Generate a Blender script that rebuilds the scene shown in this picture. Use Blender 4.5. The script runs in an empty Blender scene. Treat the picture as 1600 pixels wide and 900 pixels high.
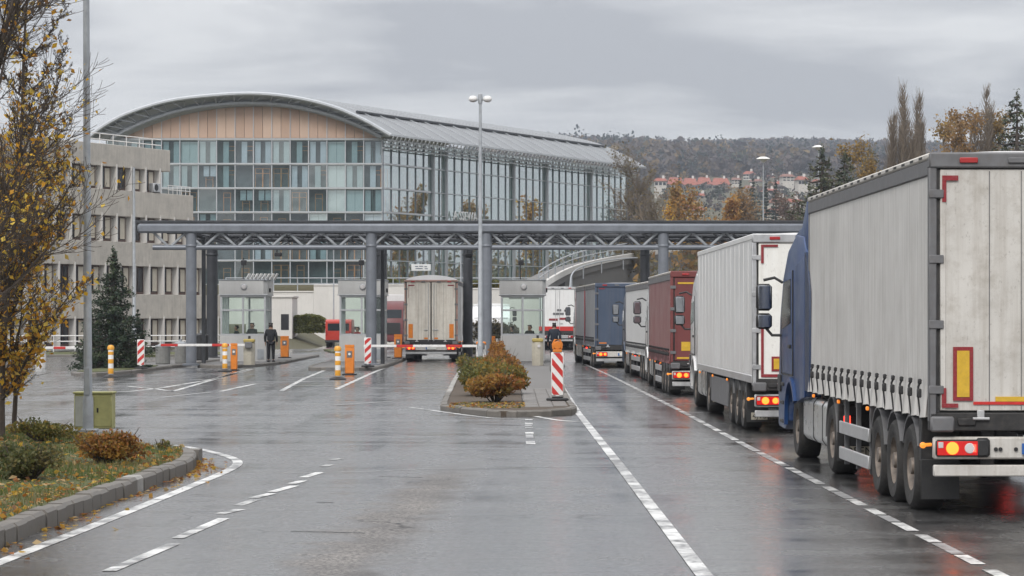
import bpy, bmesh, math, random
import numpy as np
from mathutils import Vector, Matrix
R = math.radians
PI = math.pi
S = bpy.context.scene
COL = S.collection
rng = random.Random(7)
nr = np.random.default_rng(7)

# ------------------------------------------------------------------ camera
F, HOR, EYE = 4200.0, 497.0, 2.2          # focal length in photo pixels, horizon row, eye height (m)
cd = bpy.data.cameras.new('camera'); cam = bpy.data.objects.new('camera', cd); COL.objects.link(cam)
cam.location = (0, 0, EYE); cam.rotation_euler = (PI/2, 0, 0)
cd.sensor_width = 36; cd.lens = 36*F/1600; cd.shift_y = (HOR-450)/1600
cd.clip_start = 0.5; cd.clip_end = 8000
S.camera = cam

def at(px, py, d):                        # a point of the place from its bearing and its distance
    return Vector(((px-800)/F*d, d, EYE+(HOR-py)/F*d))
def gp(px, py, z=0.0):                    # a point on the ground (height z)
    d = (EYE-z)*F/(py-HOR)
    return Vector(((px-800)/F*d, d, z))

# ------------------------------------------------------------------ sky and sun
SUN_EL, SUN_AZ = 42.0, 197.0              # azimuth from +Y clockwise: behind the camera, a little left
W = bpy.data.worlds.new('World'); S.world = W; W.use_nodes = True
wn = W.node_tree.nodes; wl = W.node_tree.links; wn.clear()
def wnode(t, **k):
    n = wn.new(t)
    for a, b in k.items(): setattr(n, a, b)
    return n
out = wnode('ShaderNodeOutputWorld'); bg = wnode('ShaderNodeBackground'); bg.inputs[1].default_value = 0.1
sky = wnode('ShaderNodeTexSky', sky_type='NISHITA'); sky.sun_disc = False
sky.sun_elevation = R(SUN_EL); sky.sun_rotation = R(SUN_AZ)
tc = wnode('ShaderNodeTexCoord'); sx = wnode('ShaderNodeSeparateXYZ'); wl.new(tc.outputs['Generated'], sx.inputs[0])
def wmath(op, a, b=None, c=None):
    n = wnode('ShaderNodeMath', operation=op)
    for i, v in enumerate((a, b, c)):
        if v is None: continue
        if isinstance(v, (int, float)): n.inputs[i].default_value = v
        else: wl.new(v, n.inputs[i])
    return n.outputs[0]
zz = wmath('MAXIMUM', sx.outputs[2], 0.0)
zd = wmath('ADD', zz, 0.12)
cx = wnode('ShaderNodeCombineXYZ')
wl.new(wmath('MULTIPLY', wmath('DIVIDE', sx.outputs[0], zd), 0.7), cx.inputs[0]); wl.new(wmath('MULTIPLY', wmath('DIVIDE', sx.outputs[1], zd), 0.85), cx.inputs[1])
cx.inputs[2].default_value = 4.3
n1 = wnode('ShaderNodeTexNoise'); n1.inputs['Scale'].default_value = 1.35; n1.inputs['Detail'].default_value = 8; n1.inputs['Roughness'].default_value = 0.56; n1.inputs['Distortion'].default_value = 0.3
wl.new(cx.outputs[0], n1.inputs['Vector'])
cr = wnode('ShaderNodeValToRGB')
cr.color_ramp.elements[0].position = 0.42; cr.color_ramp.elements[0].color = (0.43, 0.435, 0.46, 1)
cr.color_ramp.elements[1].position = 0.575; cr.color_ramp.elements[1].color = (0.735, 0.735, 0.74, 1)
wl.new(n1.outputs[0], cr.inputs[0])
ov = wmath('MULTIPLY_ADD', zz, 1.9, 0.90)       # an overcast sky is about three times brighter overhead than at the horizon
sc_ = wmath('MULTIPLY', ov, 7.1)
vm = wnode('ShaderNodeVectorMath', operation='SCALE'); wl.new(cr.outputs[0], vm.inputs[0]); wl.new(sc_, vm.inputs['Scale'])
mx = wnode('ShaderNodeMix', data_type='RGBA'); mx.inputs[0].default_value = 0.94
wl.new(sky.outputs[0], mx.inputs[6]); wl.new(vm.outputs[0], mx.inputs[7])
wl.new(mx.outputs[2], bg.inputs[0]); wl.new(bg.outputs[0], out.inputs[0])

sl = bpy.data.lights.new('sun', 'SUN'); sl.energy = 1.5; sl.angle = R(20); sl.color = (1, 0.97, 0.93)
so = bpy.data.objects.new('sun', sl); COL.objects.link(so)
sd = Vector((math.sin(R(SUN_AZ))*math.cos(R(SUN_EL)), math.cos(R(SUN_AZ))*math.cos(R(SUN_EL)), math.sin(R(SUN_EL))))
so.rotation_euler = sd.to_track_quat('Z', 'Y').to_euler(); so.location = sd*60
S.view_settings.view_transform = 'Standard'; S.view_settings.look = 'None'
S.view_settings.exposure = 0.5; S.view_settings.gamma = 1
S.render.engine = 'CYCLES'
S.cycles.max_bounces = 8; S.cycles.transparent_max_bounces = 16; S.cycles.sample_clamp_indirect = 4
S.cycles.use_denoising = True

# ------------------------------------------------------------------ mesh helpers
class MB:
    def __init__(s): s.v = []; s.f = []; s.m = []
    def add(s, vs, fs, m=0):
        o = len(s.v); s.v += [tuple(v) for v in vs]
        s.f += [tuple(i+o for i in f) for f in fs]; s.m += [m]*len(fs); return s
    def box(s, x0, x1, y0, y1, z0, z1, b=0.0, m=0):
        if x0 > x1: x0, x1 = x1, x0
        if y0 > y1: y0, y1 = y1, y0
        if z0 > z1: z0, z1 = z1, z0
        if b <= 0:
            vs = [(x, y, z) for x in (x0, x1) for y in (y0, y1) for z in (z0, z1)]
            return s.add(vs, [(0,1,3,2),(4,6,7,5),(0,4,5,1),(2,3,7,6),(0,2,6,4),(1,5,7,3)], m)
        b = min(b, (x1-x0)*.45, (y1-y0)*.45, (z1-z0)*.45)
        lo = (x0, y0, z0); hi = (x1, y1, z1); vs = []; ix = {}
        for c in range(8):
            sg = [(c >> k) & 1 for k in range(3)]
            for ax in range(3):
                p = []
                for k in range(3):
                    e = hi[k] if sg[k] else lo[k]
                    if k != ax: e += -b if sg[k] else b
                    p.append(e)
                ix[(c, ax)] = len(vs); vs.append(p)
        fs = []
        for ax in range(3):
            u, w = [(1,2),(2,0),(0,1)][ax]
            for sgn in (0, 1):
                cs = [sgn << ax | (a << u) | (c << w) for a, c in ((0,0),(1,0),(1,1),(0,1))]
                f = [ix[(c, ax)] for c in cs]
                fs.append(tuple(f if sgn else f[::-1]))
        for ax in range(3):
            u, w = [(1,2),(2,0),(0,1)][ax]
            for a in (0, 1):
                for c in (0, 1):
                    c0 = (a << u) | (c << w); c1 = c0 | (1 << ax)
                    f = (ix[(c0, u)], ix[(c1, u)], ix[(c1, w)], ix[(c0, w)])
                    fs.append(f if a == c else f[::-1])
        for c in range(8):
            f = (ix[(c,0)], ix[(c,1)], ix[(c,2)])
            fs.append(f if bin(c).count('1') % 2 else f[::-1])
        return s.add(vs, fs, m)
    def tube(s, p, q, r0, r1=None, n=8, m=0, caps=True):
        return s.path([p, q], [r0, r0 if r1 is None else r1], n, m, caps)
    def path(s, pts, rad, n=8, m=0, caps=True):
        pts = [Vector(p) for p in pts]
        if isinstance(rad, (int, float)): rad = [rad]*len(pts)
        vs = []; fs = []; up = None
        for i, p in enumerate(pts):
            t = (pts[min(i+1, len(pts)-1)]-pts[max(i-1, 0)])
            t = t.normalized() if t.length > 1e-9 else Vector((0, 0, 1))
            if up is None: up = Vector((0, 0, 1)) if abs(t.z) < .9 else Vector((1, 0, 0))
            a = t.cross(up)
            if a.length < 1e-6: a = t.orthogonal()
            a.normalize(); b = a.cross(t)
            for k in range(n):
                th = 2*PI*(k+.5)/n
                vs.append(p+(a*math.cos(th)+b*math.sin(th))*rad[i])
        for i in range(len(pts)-1):
            for k in range(n):
                k2 = (k+1) % n
                fs.append((i*n+k, i*n+k2, (i+1)*n+k2, (i+1)*n+k))
        if caps:
            fs.append(tuple(range(n))[::-1]); fs.append(tuple((len(pts)-1)*n+k for k in range(n)))
        return s.add(vs, fs, m)
    def lathe(s, prof, n=20, c=(0,0,0), axis='z', m=0, caps=True):           # prof: (radius, height) pairs
        vs = []; fs = []
        for r, h in prof:
            for k in range(n):
                t = 2*PI*k/n; a, b = r*math.cos(t), r*math.sin(t)
                p = (a, b, h) if axis == 'z' else (h, a, b) if axis == 'x' else (b, h, a)
                vs.append((p[0]+c[0], p[1]+c[1], p[2]+c[2]))
        for i in range(len(prof)-1):
            for k in range(n):
                k2 = (k+1) % n
                fs.append((i*n+k, i*n+k2, (i+1)*n+k2, (i+1)*n+k))
        if caps and prof[0][0] > 1e-6: fs.append(tuple(range(n))[::-1])
        if caps and prof[-1][0] > 1e-6: fs.append(tuple((len(prof)-1)*n+k for k in range(n)))
        return s.add(vs, fs, m)
    def prism(s, poly, a, b, axis='x', m=0):                      # polygon in the two other axes, swept a..b
        n = len(poly)
        def P(u, v, t): return (t, u, v) if axis == 'x' else (u, t, v) if axis == 'y' else (u, v, t)
        vs = [P(u, v, a) for u, v in poly]+[P(u, v, b) for u, v in poly]
        fs = [tuple(range(n))[::-1], tuple(range(n, 2*n))]+[(i, (i+1) % n, n+(i+1) % n, n+i) for i in range(n)]
        return s.add(vs, fs, m)
    def sheet(s, poly, z, m=0):
        return s.add([(p[0], p[1], z) for p in poly], [tuple(range(len(poly)))], m)
    def mesh(s, name, mats, bevel=0, smooth=True, fix=True):
        me = bpy.data.meshes.new(name); me.from_pydata(s.v, [], s.f)
        for m_ in (mats if isinstance(mats, (list, tuple)) else [mats]): me.materials.append(m_)
        if any(s.m): me.polygons.foreach_set('material_index', s.m)
        if fix or bevel:
            bm = bmesh.new(); bm.from_mesh(me)
            bmesh.ops.recalc_face_normals(bm, faces=bm.faces)
            if bevel:
                es = [e for e in bm.edges if len(e.link_faces) == 2 and e.calc_face_angle(0) > .6]
                bmesh.ops.bevel(bm, geom=es, offset=bevel, segments=2, affect='EDGES', profile=.6, clamp_overlap=True)
            bm.to_mesh(me); bm.free()
        if smooth:
            me.polygons.foreach_set('use_smooth', [True]*len(me.polygons)); me.set_sharp_from_angle(angle=R(38))
        return me
    def build(s, name, mats, parent=None, label=None, bevel=0, smooth=True, fix=True):
        return link(name, s.mesh(name, mats, bevel, smooth, fix), parent, label)

def link(name, me, parent=None, label=None, loc=None):
    o = bpy.data.objects.new(name, me); COL.objects.link(o)
    if parent is not None: o.parent = parent
    if label: o['label'] = label
    if loc is not None: o.location = loc
    return o
def tag(o, label=None, cat=None, group=None, kind=None):
    for k, v in (('label', label), ('category', cat), ('group', group), ('kind', kind)):
        if v: o[k] = v
    return o
def thing(name, label, cat, loc=(0,0,0), rz=0.0, group=None):
    o = bpy.data.objects.new(name, None); COL.objects.link(o); o.empty_display_size = .3
    o.location = loc; o.rotation_euler = (0, 0, rz)
    return tag(o, label, cat, group)
def kids(o): return [c for c in COL.objects if c.parent == o]
def copy_tree(o, loc, rz=0, label=None):
    kd = {}
    for c in COL.objects:
        if c.parent: kd.setdefault(c.parent.name, []).append(c)
    def cp(x, par):
        c = x.copy(); COL.objects.link(c)
        if par: c.parent = par
        for k in kd.get(x.name, []): cp(k, c)
        return c
    r = cp(o, None); r.location = loc; r.rotation_euler = (0, 0, rz)
    if label: r['label'] = label
    return r
def np_obj(name, V, Fc, mat, parent=None, tint=None, smooth=False):
    V = np.asarray(V, np.float32); Fc = np.asarray(Fc, np.int32); k = Fc.shape[1]
    me = bpy.data.meshes.new(name)
    me.vertices.add(len(V)); me.vertices.foreach_set('co', V.ravel())
    me.loops.add(Fc.size); me.loops.foreach_set('vertex_index', Fc.ravel())
    me.polygons.add(len(Fc)); me.polygons.foreach_set('loop_start', np.arange(0, Fc.size, k, dtype=np.int32))
    me.polygons.foreach_set('loop_total', np.full(len(Fc), k, np.int32))
    if smooth: me.polygons.foreach_set('use_smooth', np.ones(len(Fc), bool))
    me.update(calc_edges=True); me.materials.append(mat)
    if tint is not None:
        at_ = me.color_attributes.new('tint', 'FLOAT_COLOR', 'POINT')
        T = np.ones((len(V), 4), np.float32); T[:, :3] = tint; at_.data.foreach_set('color', T.ravel())
    return link(name, me, parent)
def text_mesh(txt, size, ext=.004, name='lettering'):
    cu = bpy.data.curves.new('t', 'FONT'); cu.body = txt; cu.size = size; cu.extrude = ext; cu.align_x = 'CENTER'; cu.align_y = 'CENTER'; cu.resolution_u = 3
    o = bpy.data.objects.new('t', cu); COL.objects.link(o)
    me = bpy.data.meshes.new_from_object(o.evaluated_get(bpy.context.evaluated_depsgraph_get())); me.name = name
    bpy.data.objects.remove(o); return me

# ------------------------------------------------------------------ materials
def nodes(name):
    m = bpy.data.materials.new(name); m.use_nodes = True
    nt = m.node_tree; return m, nt, nt.nodes['Principled BSDF'], nt.nodes['Material Output']
def N(nt, t, ins=None, **k):
    n = nt.nodes.new(t)
    for a, b in k.items(): setattr(n, a, b)
    for a, b in (ins or {}).items():
        if hasattr(b, 'links'): nt.links.new(b, n.inputs[a])
        else: n.inputs[a].default_value = b
    return n
def c4(c): return (c[0], c[1], c[2], 1)
def coords(nt, scale=(1,1,1), src='Object'):
    t = N(nt, 'ShaderNodeTexCoord'); mp = N(nt, 'ShaderNodeMapping', {'Vector': t.outputs[src], 'Scale': scale}); return mp.outputs[0]
def ramp(nt, fac, a, b, ca=(0,0,0), cb=(1,1,1)):
    r = N(nt, 'ShaderNodeValToRGB', {'Fac': fac}); e = r.color_ramp.elements
    e[0].position = a; e[0].color = c4(ca); e[1].position = b; e[1].color = c4(cb); return r.outputs[0]
def mix(nt, f, a, b, mode='MIX'):
    n = N(nt, 'ShaderNodeMix', data_type='RGBA', blend_type=mode)
    for i, v in ((0, f), (6, a), (7, b)):
        if hasattr(v, 'links'): nt.links.new(v, n.inputs[i])
        else: n.inputs[i].default_value = v if not isinstance(v, tuple) else c4(v)
    return n.outputs[2]
def M(name, col, rough=.55, metal=0., var=.12, scale=4., dirt=0., dcol=(.12,.10,.085), streak=0., bump=0., bscale=60., spec=.5, coat=0., bstretch=(1,1,1), specks=0.):
    m, nt, b, o = nodes(name)
    v = coords(nt)
    n = N(nt, 'ShaderNodeTexNoise', {'Vector': v, 'Scale': scale, 'Detail': 6., 'Roughness': .6})
    lo = tuple(c*(1-var) for c in col); hi = tuple(min(1, c*(1+var)) for c in col)
    c = ramp(nt, n.outputs[0], .3, .7, lo, hi)
    if dirt > 0:
        n2 = N(nt, 'ShaderNodeTexNoise', {'Vector': coords(nt), 'Scale': scale*2.3, 'Detail': 9., 'Roughness': .72})
        f = ramp(nt, n2.outputs[0], .48, .78); f = N(nt, 'ShaderNodeMath', {0: f, 1: dirt}, operation='MULTIPLY').outputs[0]
        c = mix(nt, f, c, dcol)
    if streak > 0:
        n3 = N(nt, 'ShaderNodeTexNoise', {'Vector': coords(nt, (7, 7, .35)), 'Scale': 1.6, 'Detail': 7., 'Roughness': .65})
        f = ramp(nt, n3.outputs[0], .45, .8); f = N(nt, 'ShaderNodeMath', {0: f, 1: streak}, operation='MULTIPLY').outputs[0]
        c = mix(nt, f, c, dcol)
    if specks > 0:
        n4 = N(nt, 'ShaderNodeTexNoise', {'Vector': coords(nt, (1, 1, .7)), 'Scale': 26., 'Detail': 5., 'Roughness': .7})
        f = ramp(nt, n4.outputs[0], .60, .68); f = N(nt, 'ShaderNodeMath', {0: f, 1: specks}, operation='MULTIPLY').outputs[0]
        c = mix(nt, f, c, (.09,.06,.045))
    nt.links.new(c, b.inputs['Base Color'])
    rr = ramp(nt, n.outputs[0], .3, .7, (rough*.8,)*3, (min(1, rough*1.2),)*3)
    nt.links.new(rr, b.inputs['Roughness'])
    b.inputs['Metallic'].default_value = metal; b.inputs['Specular IOR Level'].default_value = spec
    b.inputs['Coat Weight'].default_value = coat; b.inputs['Coat Roughness'].default_value = .12
    if bump > 0:
        nb = N(nt, 'ShaderNodeTexNoise', {'Vector': coords(nt, bstretch), 'Scale': bscale, 'Detail': 4.})
        bp = N(nt, 'ShaderNodeBump', {'Height': nb.outputs[0], 'Strength': bump, 'Distance': .02})
        nt.links.new(bp.outputs[0], b.inputs['Normal'])
    return m
def emit(name, col, power, base=None):
    m, nt, b, o = nodes(name)
    b.inputs['Base Color'].default_value = c4(base or col); b.inputs['Roughness'].default_value = .25
    b.inputs['Emission Color'].default_value = c4(col); b.inputs['Emission Strength'].default_value = power
    return m
def glass(name, tint=(.75,.85,.82), refl=.35, gl=(1,1,1), rough=.02, power=2.2):
    m, nt, b, o = nodes(name); nt.nodes.remove(b)
    t = N(nt, 'ShaderNodeBsdfTransparent', {'Color': c4(tint)})
    oi = N(nt, 'ShaderNodeObjectInfo')
    nb = N(nt, 'ShaderNodeTexNoise', {'Vector': coords(nt), 'Scale': .35, 'Detail': 1.})
    bp = N(nt, 'ShaderNodeBump', {'Height': nb.outputs[0], 'Strength': .05, 'Distance': .3})
    g = N(nt, 'ShaderNodeBsdfGlossy', {'Color': c4(gl), 'Roughness': rough, 'Normal': bp.outputs[0]})
    lw = N(nt, 'ShaderNodeLayerWeight', {'Blend': .25})
    f = N(nt, 'ShaderNodeMath', {0: lw.outputs['Fresnel'], 1: 1.-refl, 2: refl}, operation='MULTIPLY_ADD')
    ge = N(nt, 'ShaderNodeNewGeometry'); fr = N(nt, 'ShaderNodeMath', {0: 1., 1: ge.outputs['Backfacing']}, operation='SUBTRACT')
    f = N(nt, 'ShaderNodeMath', {0: f.outputs[0], 1: fr.outputs[0]}, operation='MULTIPLY')
    s_ = N(nt, 'ShaderNodeMixShader', {0: f.outputs[0], 1: t.outputs[0], 2: g.outputs[0]})
    nt.links.new(s_.outputs[0], o.inputs[0]); return m
def leafmat(name, rough=.6, trans=.35):
    m, nt, b, o = nodes(name)
    a = N(nt, 'ShaderNodeAttribute', attribute_name='tint')
    nt.links.new(a.outputs['Color'], b.inputs['Base Color']); b.inputs['Roughness'].default_value = rough
    tr = N(nt, 'ShaderNodeBsdfTranslucent', {'Color': a.outputs['Color']})
    s_ = N(nt, 'ShaderNodeMixShader', {0: trans, 1: b.outputs[0], 2: tr.outputs[0]})
    nt.links.new(s_.outputs[0], o.inputs[0]); return m
def road_material():
    m, nt, b, o = nodes('wet_asphalt')
    v = coords(nt)
    agg = N(nt, 'ShaderNodeTexNoise', {'Vector': v, 'Scale': 20., 'Detail': 4., 'Roughness': .85}).outputs[0]
    mid = N(nt, 'ShaderNodeTexNoise', {'Vector': v, 'Scale': 1.1, 'Detail': 8., 'Roughness': .65}).outputs[0]
    wide = N(nt, 'ShaderNodeTexNoise', {'Vector': coords(nt, (1., .16, 1.)), 'Scale': .55, 'Detail': 7., 'Roughness': .6}).outputs[0]
    cross = N(nt, 'ShaderNodeTexNoise', {'Vector': coords(nt, (.22, 1., 1.)), 'Scale': .5, 'Detail': 8., 'Roughness': .68}).outputs[0]
    # worn rough strip where water drains off, running diagonally across the near lane
    sp = N(nt, 'ShaderNodeSeparateXYZ', {0: v})
    ln = N(nt, 'ShaderNodeMath', {0: sp.outputs[1], 1: -.045, 2: 2.62}, operation='MULTIPLY_ADD').outputs[0]     # x = -2.62+.045 y
    dx = N(nt, 'ShaderNodeMath', {0: sp.outputs[0], 1: ln}, operation='ADD').outputs[0]
    dx = N(nt, 'ShaderNodeMath', {0: mid, 1: 1.3, 2: dx}, operation='MULTIPLY_ADD').outputs[0]
    dx = N(nt, 'ShaderNodeMath', {0: dx, 1: .65}, operation='SUBTRACT').outputs[0]
    ab = N(nt, 'ShaderNodeMath', {0: dx}, operation='ABSOLUTE').outputs[0]
    strip = ramp(nt, ab, .18, .62, (1,1,1), (0,0,0))
    yy = N(nt, 'ShaderNodeMath', {0: sp.outputs[1], 1: 1/60.}, operation='MULTIPLY').outputs[0]
    lim = ramp(nt, yy, .60, .70, (1,1,1), (0,0,0))
    strip = mix(nt, 1.0, strip, lim, 'MULTIPLY')
    c = ramp(nt, agg, .40, .60, (.008,.008,.009), (.19,.186,.18))
    w = mix(nt, .5, mid, wide)
    w = mix(nt, .45, w, cross)
    track = N(nt, 'ShaderNodeTexNoise', {'Vector': coords(nt, (1., .025, 1.)), 'Scale': 1.0, 'Detail': 4., 'Roughness': .6}).outputs[0]
    w = mix(nt, .22, w, track)
    c = mix(nt, ramp(nt, w, .40, .62), (.028,.028,.030), c)
    c = mix(nt, strip, c, mix(nt, 1.0, c, (2.1,1.98,1.86), 'MULTIPLY'))
    # fine cracks in a few worn areas
    wv = N(nt, 'ShaderNodeTexNoise', {'Vector': v, 'Scale': 1.3, 'Detail': 4.}).outputs['Color']
    vv = N(nt, 'ShaderNodeVectorMath', {0: v, 1: wv}, operation='ADD').outputs[0]
    vo = N(nt, 'ShaderNodeTexVoronoi', {'Vector': vv, 'Scale': .42}, feature='DISTANCE_TO_EDGE').outputs['Distance']
    ck = ramp(nt, vo, .004, .013, (1,1,1), (0,0,0))
    ck = mix(nt, 1.0, ck, ramp(nt, N(nt, 'ShaderNodeTexNoise', {'Vector': v, 'Scale': .13, 'Detail': 3.}).outputs[0], .52, .60), 'MULTIPLY')
    c = mix(nt, ck, c, (.008,.008,.008))
    nt.links.new(c, b.inputs['Base Color'])
    dry = ramp(nt, w, .40, .60, (.06,.06,.06), (.36,.36,.36))
    dry = mix(nt, strip, dry, (.62,.62,.62))
    nt.links.new(dry, b.inputs['Roughness'])
    hgt = mix(nt, .3, agg, mid)
    st = ramp(nt, w, .36, .62, (.03,.03,.03), (.5,.5,.5)); st = mix(nt, strip, st, (.9,.9,.9))
    bp = N(nt, 'ShaderNodeBump', {'Height': hgt, 'Strength': st, 'Distance': .014})
    nt.links.new(bp.outputs[0], b.inputs['Normal'])
    b.inputs['Specular IOR Level'].default_value = .5
    cw = ramp(nt, w, .43, .57, (.98,.98,.98), (.20,.20,.20)); cw = mix(nt, strip, cw, (.10,.10,.10)); cw = mix(nt, ck, cw, (0,0,0)); cw = mix(nt, 1.0, cw, ramp(nt, agg, .40, .58, (.35,.35,.35), (1,1,1)), 'MULTIPLY'); nt.links.new(cw, b.inputs['Coat Weight'])
    nt.links.new(ramp(nt, w, .40, .60, (.07,.07,.07), (.27,.27,.27)), b.inputs['Coat Roughness']); b.inputs['Coat IOR'].default_value = 1.38
    bc = N(nt, 'ShaderNodeBump', {'Height': hgt, 'Strength': ramp(nt, w, .40, .62, (.16,.16,.16), (.85,.85,.85)), 'Distance': .010}); nt.links.new(bc.outputs[0], b.inputs['Coat Normal'])
    return m
def ground_material():
    m, nt, b, o = nodes('meadow_ground')
    n = N(nt, 'ShaderNodeTexNoise', {'Vector': coords(nt), 'Scale': .02, 'Detail': 9., 'Roughness': .7})
    c = ramp(nt, n.outputs[0], .35, .7, (.055,.06,.03), (.12,.095,.055)); nt.links.new(c, b.inputs['Base Color']); b.inputs['Roughness'].default_value = .95
    return m
def paint_material():
    m, nt, b, o = nodes('worn_road_paint')
    v = coords(nt)
    n = N(nt, 'ShaderNodeTexNoise', {'Vector': v, 'Scale': 9., 'Detail': 9., 'Roughness': .75}).outputs[0]
    n2 = N(nt, 'ShaderNodeTexNoise', {'Vector': v, 'Scale': 1.6, 'Detail': 3.}).outputs[0]
    f = mix(nt, .5, n, n2)
    c = ramp(nt, f, .43, .56, (.13,.13,.13), (.74,.74,.72)); nt.links.new(c, b.inputs['Base Color'])
    b.inputs['Roughness'].default_value = .35; return m

MT = {}
MT['road'] = road_material(); MT['ground'] = ground_material(); MT['paint'] = paint_material()
MT['paint_worn'] = M('faded_road_paint', (.30,.30,.30), .4, var=.5, scale=5)
MT['kerb'] = M('kerb_concrete', (.15,.138,.122), .6, var=.25, scale=7, dirt=.7, bump=.4, bscale=50)
MT['kerb_white'] = M('kerb_whitewash', (.34,.33,.31), .7, var=.2, scale=6, dirt=.8, bump=.3)
MT['paver'] = M('paver_stone', (.16,.15,.14), .6, var=.25, scale=5, dirt=.5, bump=.3)
MT['soil'] = M('soil', (.075,.055,.038), .95, var=.4, scale=6, bump=.8, bscale=25)
MT['turf'] = M('turf', (.075,.085,.028), .95, var=.45, scale=2.5, dirt=.5, dcol=(.14,.10,.03), bump=.6, bscale=30)
MT['conc'] = M('weathered_concrete', (.50,.465,.41), .85, var=.12, scale=.9, dirt=.35, dcol=(.20,.18,.16), streak=.45, bump=.2, bscale=12)
MT['conc_dark'] = M('dark_concrete', (.16,.155,.15), .85, var=.2, scale=1.2, streak=.4)
MT['white_wall'] = M('white_render', (.62,.60,.57), .8, var=.07, scale=.6, dirt=.15, dcol=(.35,.33,.3), streak=.25)
MT['galv'] = M('galvanised_steel', (.36,.38,.40), .5, .35, var=.15, scale=6, dirt=.3, dcol=(.22,.22,.22))
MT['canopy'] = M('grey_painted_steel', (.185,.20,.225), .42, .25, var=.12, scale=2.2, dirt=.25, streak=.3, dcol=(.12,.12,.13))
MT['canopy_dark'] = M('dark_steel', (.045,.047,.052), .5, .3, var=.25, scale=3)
MT['black'] = M('black_plastic', (.018,.018,.019), .5, var=.3, scale=8, dirt=.4, dcol=(.06,.055,.05))
MT['chassis'] = M('chassis_black', (.022,.021,.021), .6, var=.4, scale=6, dirt=.7, dcol=(.07,.06,.052))
MT['rubber'] = M('tyre_rubber', (.030,.029,.028), .85, var=.3, scale=7, dirt=.6, dcol=(.085,.075,.065), bump=.3)
MT['rim'] = M('rusty_rim', (.20,.17,.145), .6, .4, var=.35, scale=9, dirt=.8, dcol=(.10,.06,.04))
MT['alu'] = M('aluminium', (.55,.55,.55), .38, .7, var=.12, scale=5, dirt=.3, dcol=(.3,.28,.26))
MT['tank'] = M('fuel_tank_aluminium', (.62,.62,.60), .3, .8, var=.12, scale=4, dirt=.3, dcol=(.28,.26,.24))
MT['mudguard'] = M('grey_mudguard', (.13,.13,.135), .55, var=.2, scale=5, dirt=.5)
MT['red'] = M('signal_red', (.50,.025,.02), .45, var=.12, scale=8, dirt=.2)
MT['tape_red'] = M('reflective_red', (.23,.016,.022), .4, var=.15, scale=14, dirt=.35, dcol=(.3,.2,.18))
MT['tape_yellow'] = M('reflective_yellow', (.58,.36,.03), .4, var=.12, scale=10, dirt=.2)
MT['white_plastic'] = M('white_plastic', (.72,.71,.69), .45, var=.07, scale=5, dirt=.3, dcol=(.3,.28,.25))
MT['orange'] = M('orange_paint', (.66,.20,.02), .4, var=.12, scale=5, dirt=.25)
MT['amber'] = M('amber_plastic', (.70,.33,.03), .35, var=.1)
MT['beige'] = M('beige_machine', (.40,.37,.30), .55, var=.12, scale=4, dirt=.3)
MT['brass'] = M('mustard_cap', (.36,.28,.08), .5, var=.15, scale=6)
MT['bin'] = M('washed_concrete_bin', (.19,.19,.18), .8, var=.2, scale=6, dirt=.4, bump=.3)
MT['booth'] = M('booth_panel', (.52,.515,.50), .45, .1, var=.06, scale=1.5, dirt=.15, streak=.18, dcol=(.25,.24,.22))
MT['booth_frame'] = M('booth_aluminium', (.50,.51,.52), .4, .4, var=.08)
MT['booth_floor'] = M('booth_interior', (.10,.10,.10), .7)
MT['cabinet'] = M('yellowish_cabinet', (.40,.39,.16), .55, var=.12, scale=3, dirt=.4, dcol=(.12,.11,.06))
MT['cabinet_pale'] = M('pale_cabinet', (.45,.46,.41), .55, var=.12, scale=3, dirt=.3)
MT['blue'] = M('blue_cab_paint', (.008,.042,.145), .4, var=.12, scale=2, dirt=.2, dcol=(.04,.05,.08), coat=.25)
MT['navy_dark'] = M('dark_navy_fairing', (.007,.022,.065), .45, var=.15, scale=2, dirt=.2)
MT['white_cab'] = M('white_cab_paint', (.70,.70,.70), .3, var=.05, scale=2, dirt=.2, coat=.5)
MT['dred_cab'] = M('dark_red_cab_paint', (.12,.02,.022), .45, var=.12, scale=2, dirt=.2, coat=.1)
MT['navy_cab'] = M('slate_cab_paint', (.07,.09,.13), .35, var=.12, scale=2, coat=.4)
MT['scarlet'] = M('scarlet_van_paint', (.42,.03,.015), .4, var=.08, coat=.15)
MT['curtain_grey'] = M('grey_curtain_pvc', (.61,.595,.57), .42, var=.07, scale=.8, dirt=.35, dcol=(.33,.31,.28), streak=.75, bump=.16, bscale=2.4, bstretch=(1,1.2,.3), specks=.08)
MT['door_grey'] = M('dirty_grey_door', (.54,.52,.485), .55, var=.08, scale=1.6, dirt=.6, dcol=(.25,.21,.165), streak=.5, specks=.3)
MT['box_white'] = M('white_reefer_panel', (.72,.72,.71), .35, var=.04, scale=1., dirt=.12, dcol=(.5,.48,.45), streak=.5, bump=.12, bscale=2.5, bstretch=(1,1.5,.3), specks=.08)
MT['box_white_rear'] = M('white_reefer_door', (.78,.77,.73), .45, var=.04, scale=1.5, dirt=.25, dcol=(.45,.40,.33), streak=.25, specks=.25)
MT['red_curtain'] = M('maroon_curtain_pvc', (.23,.085,.085), .42, var=.07, scale=1., dirt=.25, streak=.4, dcol=(.2,.14,.13), bump=.3, bscale=3., bstretch=(1,1.6,.25))
MT['red_door'] = M('maroon_door', (.155,.038,.036), .5, var=.08, scale=1.2, dirt=.2, streak=.2, dcol=(.09,.03,.03))
MT['white_curtain'] = M('white_curtain_pvc', (.64,.64,.63), .42, var=.05, scale=1., dirt=.2, streak=.4, dcol=(.4,.4,.38), bump=.3, bscale=3., bstretch=(1,1.6,.25))
MT['bluegrey_curtain'] = M('blue_grey_curtain', (.27,.28,.30), .4, var=.07, scale=1., streak=.2)
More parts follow.
